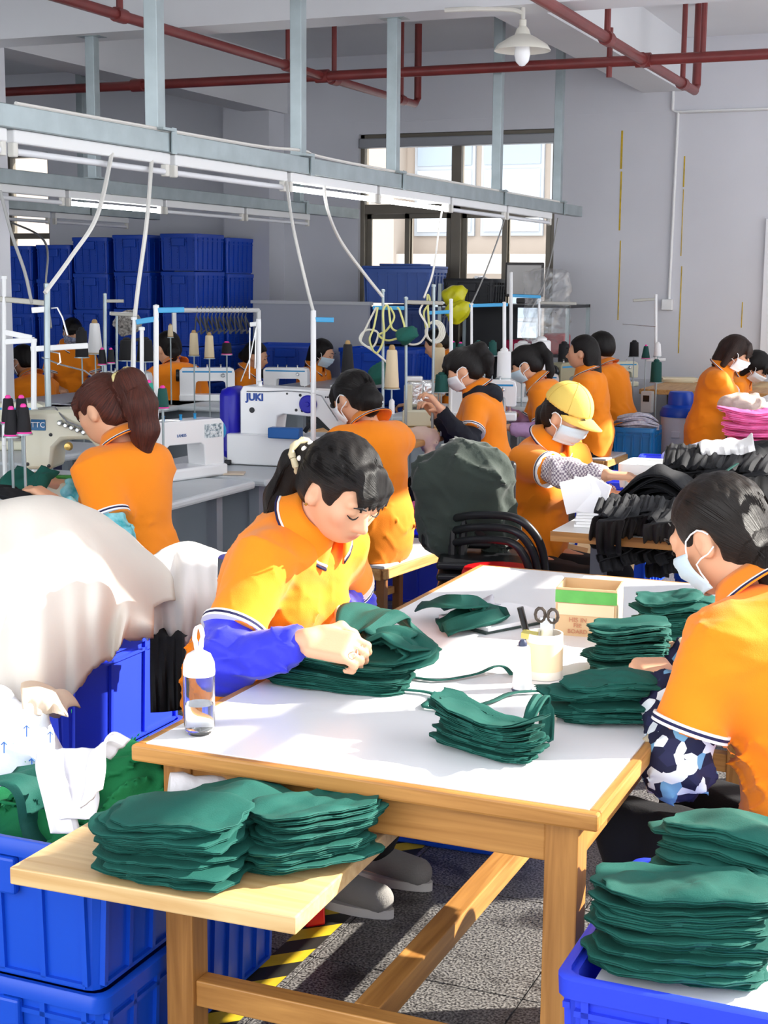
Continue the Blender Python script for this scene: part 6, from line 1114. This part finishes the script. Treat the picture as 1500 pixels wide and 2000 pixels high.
crate('storage_bin', 'tilted royal blue bin behind the woman without a mask', (-6.05, 12.1, .62), .2, .55, .40, .45, Mb1, 'bin', 'blue bins before the partition', taper=.9); crate('storage_bin', 'wide royal blue bin behind the woman with long hair and mask', (-5.05, 12.0, .58), -.05, .75, .42, .48, Mb1, 'bin', 'blue bins before the partition', taper=.92); crate('storage_bin', 'lower royal blue bin carrying the tilted one', (-6.05, 12.1, 0), .1, .55, .42, .61, Mb1, 'bin', 'blue bins before the partition', taper=.95); crate('storage_bin', 'lower royal blue bin carrying the wide one', (-5.05, 12.0, 0), 0, .7, .44, .57, Mb1, 'bin', 'blue bins before the partition', taper=.95)
# hanger rail
hr = thing('hanger_rail', 'pale clothes rail with empty hangers behind the cream cones', 'rail', (-6.3, 11.2, 0)); ya = Wd(340, 606, 11.0); yb = Wd(505, 606, 11.6); MB().tube([ya, yb], .018, 8).tube([yb, yb*np.array([1, 1, 0])], .018, 8).tube([ya, ya*np.array([1, 1, 0])], .018, 8).build('frame', Mwhite, hr, world=True)
for k in range(14):
    t = .25+.045*k; p = ya+(yb-ya)*t; q = p-np.array([0, 0, .05]); o = MB().tube([p+np.array([0, 0, .02]), p+np.array([.012, 0, .03]), p+np.array([.014, 0, .0]), q], .004, 6).tube([q, q+np.array([.08+.02*(k % 3), -.16, -.12]), q+np.array([-.04, .16, -.1]), q], .007, 6).build('clothes_hanger', mat('hanger_grey', '#6e7076', .5)); tag(o, f'grey empty hanger on the pale rail, {ORD[k] if k else "first"} from the left', 'hanger', 'hangers on the rail')
# shelf by the window
sh = thing('storage_shelf', 'dark metal shelf of oddments before the right half of the window', 'shelf', (-4.3, 12.6, 0)); Mshf = mat('shelf_dark', '#26272c', .5)
for x in (-4.72, -3.55):
    for y in (12.35, 13.0): MB().bb((x, y, 0), (x+.03, y+.03, 1.62 if x < -4 else 1.45)).build('upright', Mgalv, sh, world=True, smooth=False)
for z in (.6, 1.0, 1.42): MB().bb((-4.72, 12.35, z), (-3.52, 13.03, z+.025)).build('shelf_board', Mshf, sh, world=True, smooth=False)
MB().bb((-4.72, 13.02, .1), (-4.2, 13.04, 1.42)).build('back_panel', Mshf, sh, world=True, smooth=False)
bc = crate('mesh_basket', 'black mesh basket of scraps on top of the dark shelf', (-4.48, 12.65, 1.446), 0, .46, .40, .22, Mshf, 'basket', mesh_holes=True, taper=.95)
A = np.array([-4.46, 12.62, 1.6]); heap('foil_scraps', 'silver foil scraps in the black mesh basket', [ell(A, (.16, .14, .06)), ell(A+np.array([.05, 0, .05]), (.07, .07, .05))], mat('silver_foil', '#c8cacf', .25, .8, bump=.6, bs=30), 'foil', A-.25, A+.25, h=.013, base=A)
mo = thing('computer_monitor', 'old grey monitor on the shelf before the window', 'monitor', (-4.0, 12.6, 1.446)); MB().box((-4.02, 12.65, 1.66), (.34, .05, .30), rotz(.2)).build('casing', mat('monitor_grey', '#3f3c3c', .4), mo, world=True, bevel=.01); MB().box((-4.02+.005, 12.62, 1.66), (.30, .01, .25), rotz(.2)).build('screen', mat('screen_glass', '#8d8885', .1, spec=.8), mo, world=True, smooth=False); MB().box((-4.0, 12.66, 1.475), (.16, .12, .05)).build('foot', mat('monitor_grey', '#3f3c3c', .4), mo, world=True, bevel=.01)
for lab, c, d_, m in (('red carton wrapped in plastic on the shelf right end', (-3.68, 12.55, 1.1), (.2, .18, .2), mat('red_box', '#c41f2e', .5)), ('crimson folded cloth on the middle shelf', (-4.0, 12.5, 1.08), (.22, .2, .12), mat('crimson_cloth', '#a01844', .8)), ('white cup on the middle shelf', (-3.84, 12.48, 1.07), (.06, .06, .09), Mwhite)):
    o = MB().box((0, 0, 0), d_).build('shelf_item' if False else ('red_carton' if 'red' in lab else 'folded_cloth' if 'cloth' in lab else 'white_cup'), m, bevel=.02); o.location = c; tag(o, lab, 'box' if 'carton' in lab else 'cloth' if 'cloth' in lab else 'cup')
A = np.array([-3.72, 12.35, 1.62]); heap('clear_bag', 'large clear plastic wrap hanging over the shelf at the window edge', [rbox(A-np.array([0, 0, .25]), (.2, .05, .35), None, .04), ell(A+np.array([0, 0, .08]), (.2, .1, .06))], mat('clear_wrap', '#f4f6f8', .12, trans=.6, alpha=.3), 'bag', A-np.array([.35, .25, .75]), A+np.array([.35, .25, .3]), h=.014, base=A)
# extras worn by people
Mbow = mat('cream_satin', '#c9bb98', .35)
q = PP[1]; s = q['s']; base = q['hc']+np.array([0, -.10, .07])
sc1 = MB()
for k in range(9): a = k/9*2*PI; sc1.lathe([(0, -.008), (.006, -.005), (.008, 0), (.006, .005), (0, .008)], base+np.array([.034*math.cos(a), .012*math.sin(a)+.002, .034*math.sin(a)]), 10, cap=False)
sc1.build('pearl_hair_tie', Mpearl, q['root'])
MB().tube([base+np.array([.040*math.cos(t), -.014-.006*math.sin(3*t), .040*math.sin(t)]) for t in np.linspace(0, 2*PI, 28)], [.008+.002*math.sin(i*2.3) for i in range(28)], 10).build('hair_band', Mbow, q['root'])
MB().lathe([(0, -.004), (.003, -.002), (.004, 0), (.003, .002), (0, .004)], q['H'](.089, .002, -.036), 10, cap=False).build('ear_stud', Mgold, q['root'])
Wr, d, x, pn = q['hands']['R']; MB().tube([Wr+d*.118-x*.010+(x*math.cos(t)+pn*math.sin(t))*.0098 for t in np.linspace(0, 2*PI, 14)], .0012, 6).build('ring', Mst, q['root'])
pp = q['p']; MB().box(pp[2]+q['fw']*.14+np.array([.075, 0, .06]), (.05, .012, .012), Euler((-.4, 0, 0)).to_matrix()).build('name_patch', Mtrimw, q['root'])
# scrunchie of the brown ponytail
q = PP[3]; c = q['hc']+np.array([0, -.085, .105]); b = Vol(c-.08, c+.08, .007); b.add(ell(c, (.045, .02, .04)), .01); b.add(ell(c+np.array([.03, .01, .02]), (.03, .018, .02)), .01); b.warp(folds(.006, 120, 4)); P, Q = b.mesh(); link('scrunchie', mesh_np('scrunchie', P, Q), mat('yellow_satin', '#ddcf8e', .4), q['root'])
# cap
q = PP[6]; H = q['H']; Mcp = mat('pale_yellow_cotton', '#f5d36a', .8, bump=.1, bs=300); v = Vol(q['hc']-.17, q['hc']+.19, .008); v.add(ell(H(0, -.012, .035), np.array((.094, .116, .112))*q['s'], q['HR']), .01); hr_ = q['HR']; hc_ = q['hc']
v.cut(lambda P: .038-((P-hc_)@hr_)[..., 2]); P, Q = v.mesh(); cp = link('cap', mesh_np('cap', P, Q), Mcp, q['root'])
MB().grid(lambda u, t: H((u-.5)*2*(.086-.012*t), .075+.105*t*math.sqrt(max(0, 1-(abs(u-.5)*2)**2.4))-.055*(abs(u-.5)*2)**2, .045-.022*t-.022*(abs(u-.5)*2)**2), 17, 7).build('brim', Mcp, cp, solid=.005)
MB().lathe([(0, 0), (.007, 0), (.004, .006), (0, .006)], H(0, -.012, .146), 10, cap=False).build('cap_button', Mcp, cp)
for k in range(3):
    a = k*PI/3+.5; MB().tube([H(.0945*math.cos(a)*math.cos(t), -.012+.1165*math.sin(a)*math.cos(t), .035+.1125*math.sin(t)) for t in np.linspace(.1, PI-.1, 16)], .0011, 5).build('seam', mat('seam_yellow', '#d8b24c', .8), cp)
# hood
q = PP[5]; p3 = q['p'][3]; v = Vol(p3-.26, p3+.26, .01); v.add(ell(p3+np.array([0, -.065, .02]), (.13, .06, .05)), .03); v.add(ell(p3+np.array([0, -.10, -.02]), (.09, .035, .06)), .04); v.add(cap(p3+np.array([-.09, .0, .03]), p3+np.array([-.05, .07, .0]), .04, .025), .04); v.add(cap(p3+np.array([.09, .0, .03]), p3+np.array([.05, .07, .0]), .04, .025), .04); v.warp(folds(.005, 40, 3)); P, Q = v.mesh(); link('hood', mesh_np('hood', P, Q), Mnavy, q['root'])
q = PP[4]; MB().tube([q['hc']+np.array([.03, -.16, .01]), q['hc']+np.array([.035, -.165, -.01])], .006, 6).build('hair_clip', Mst, q['root'])
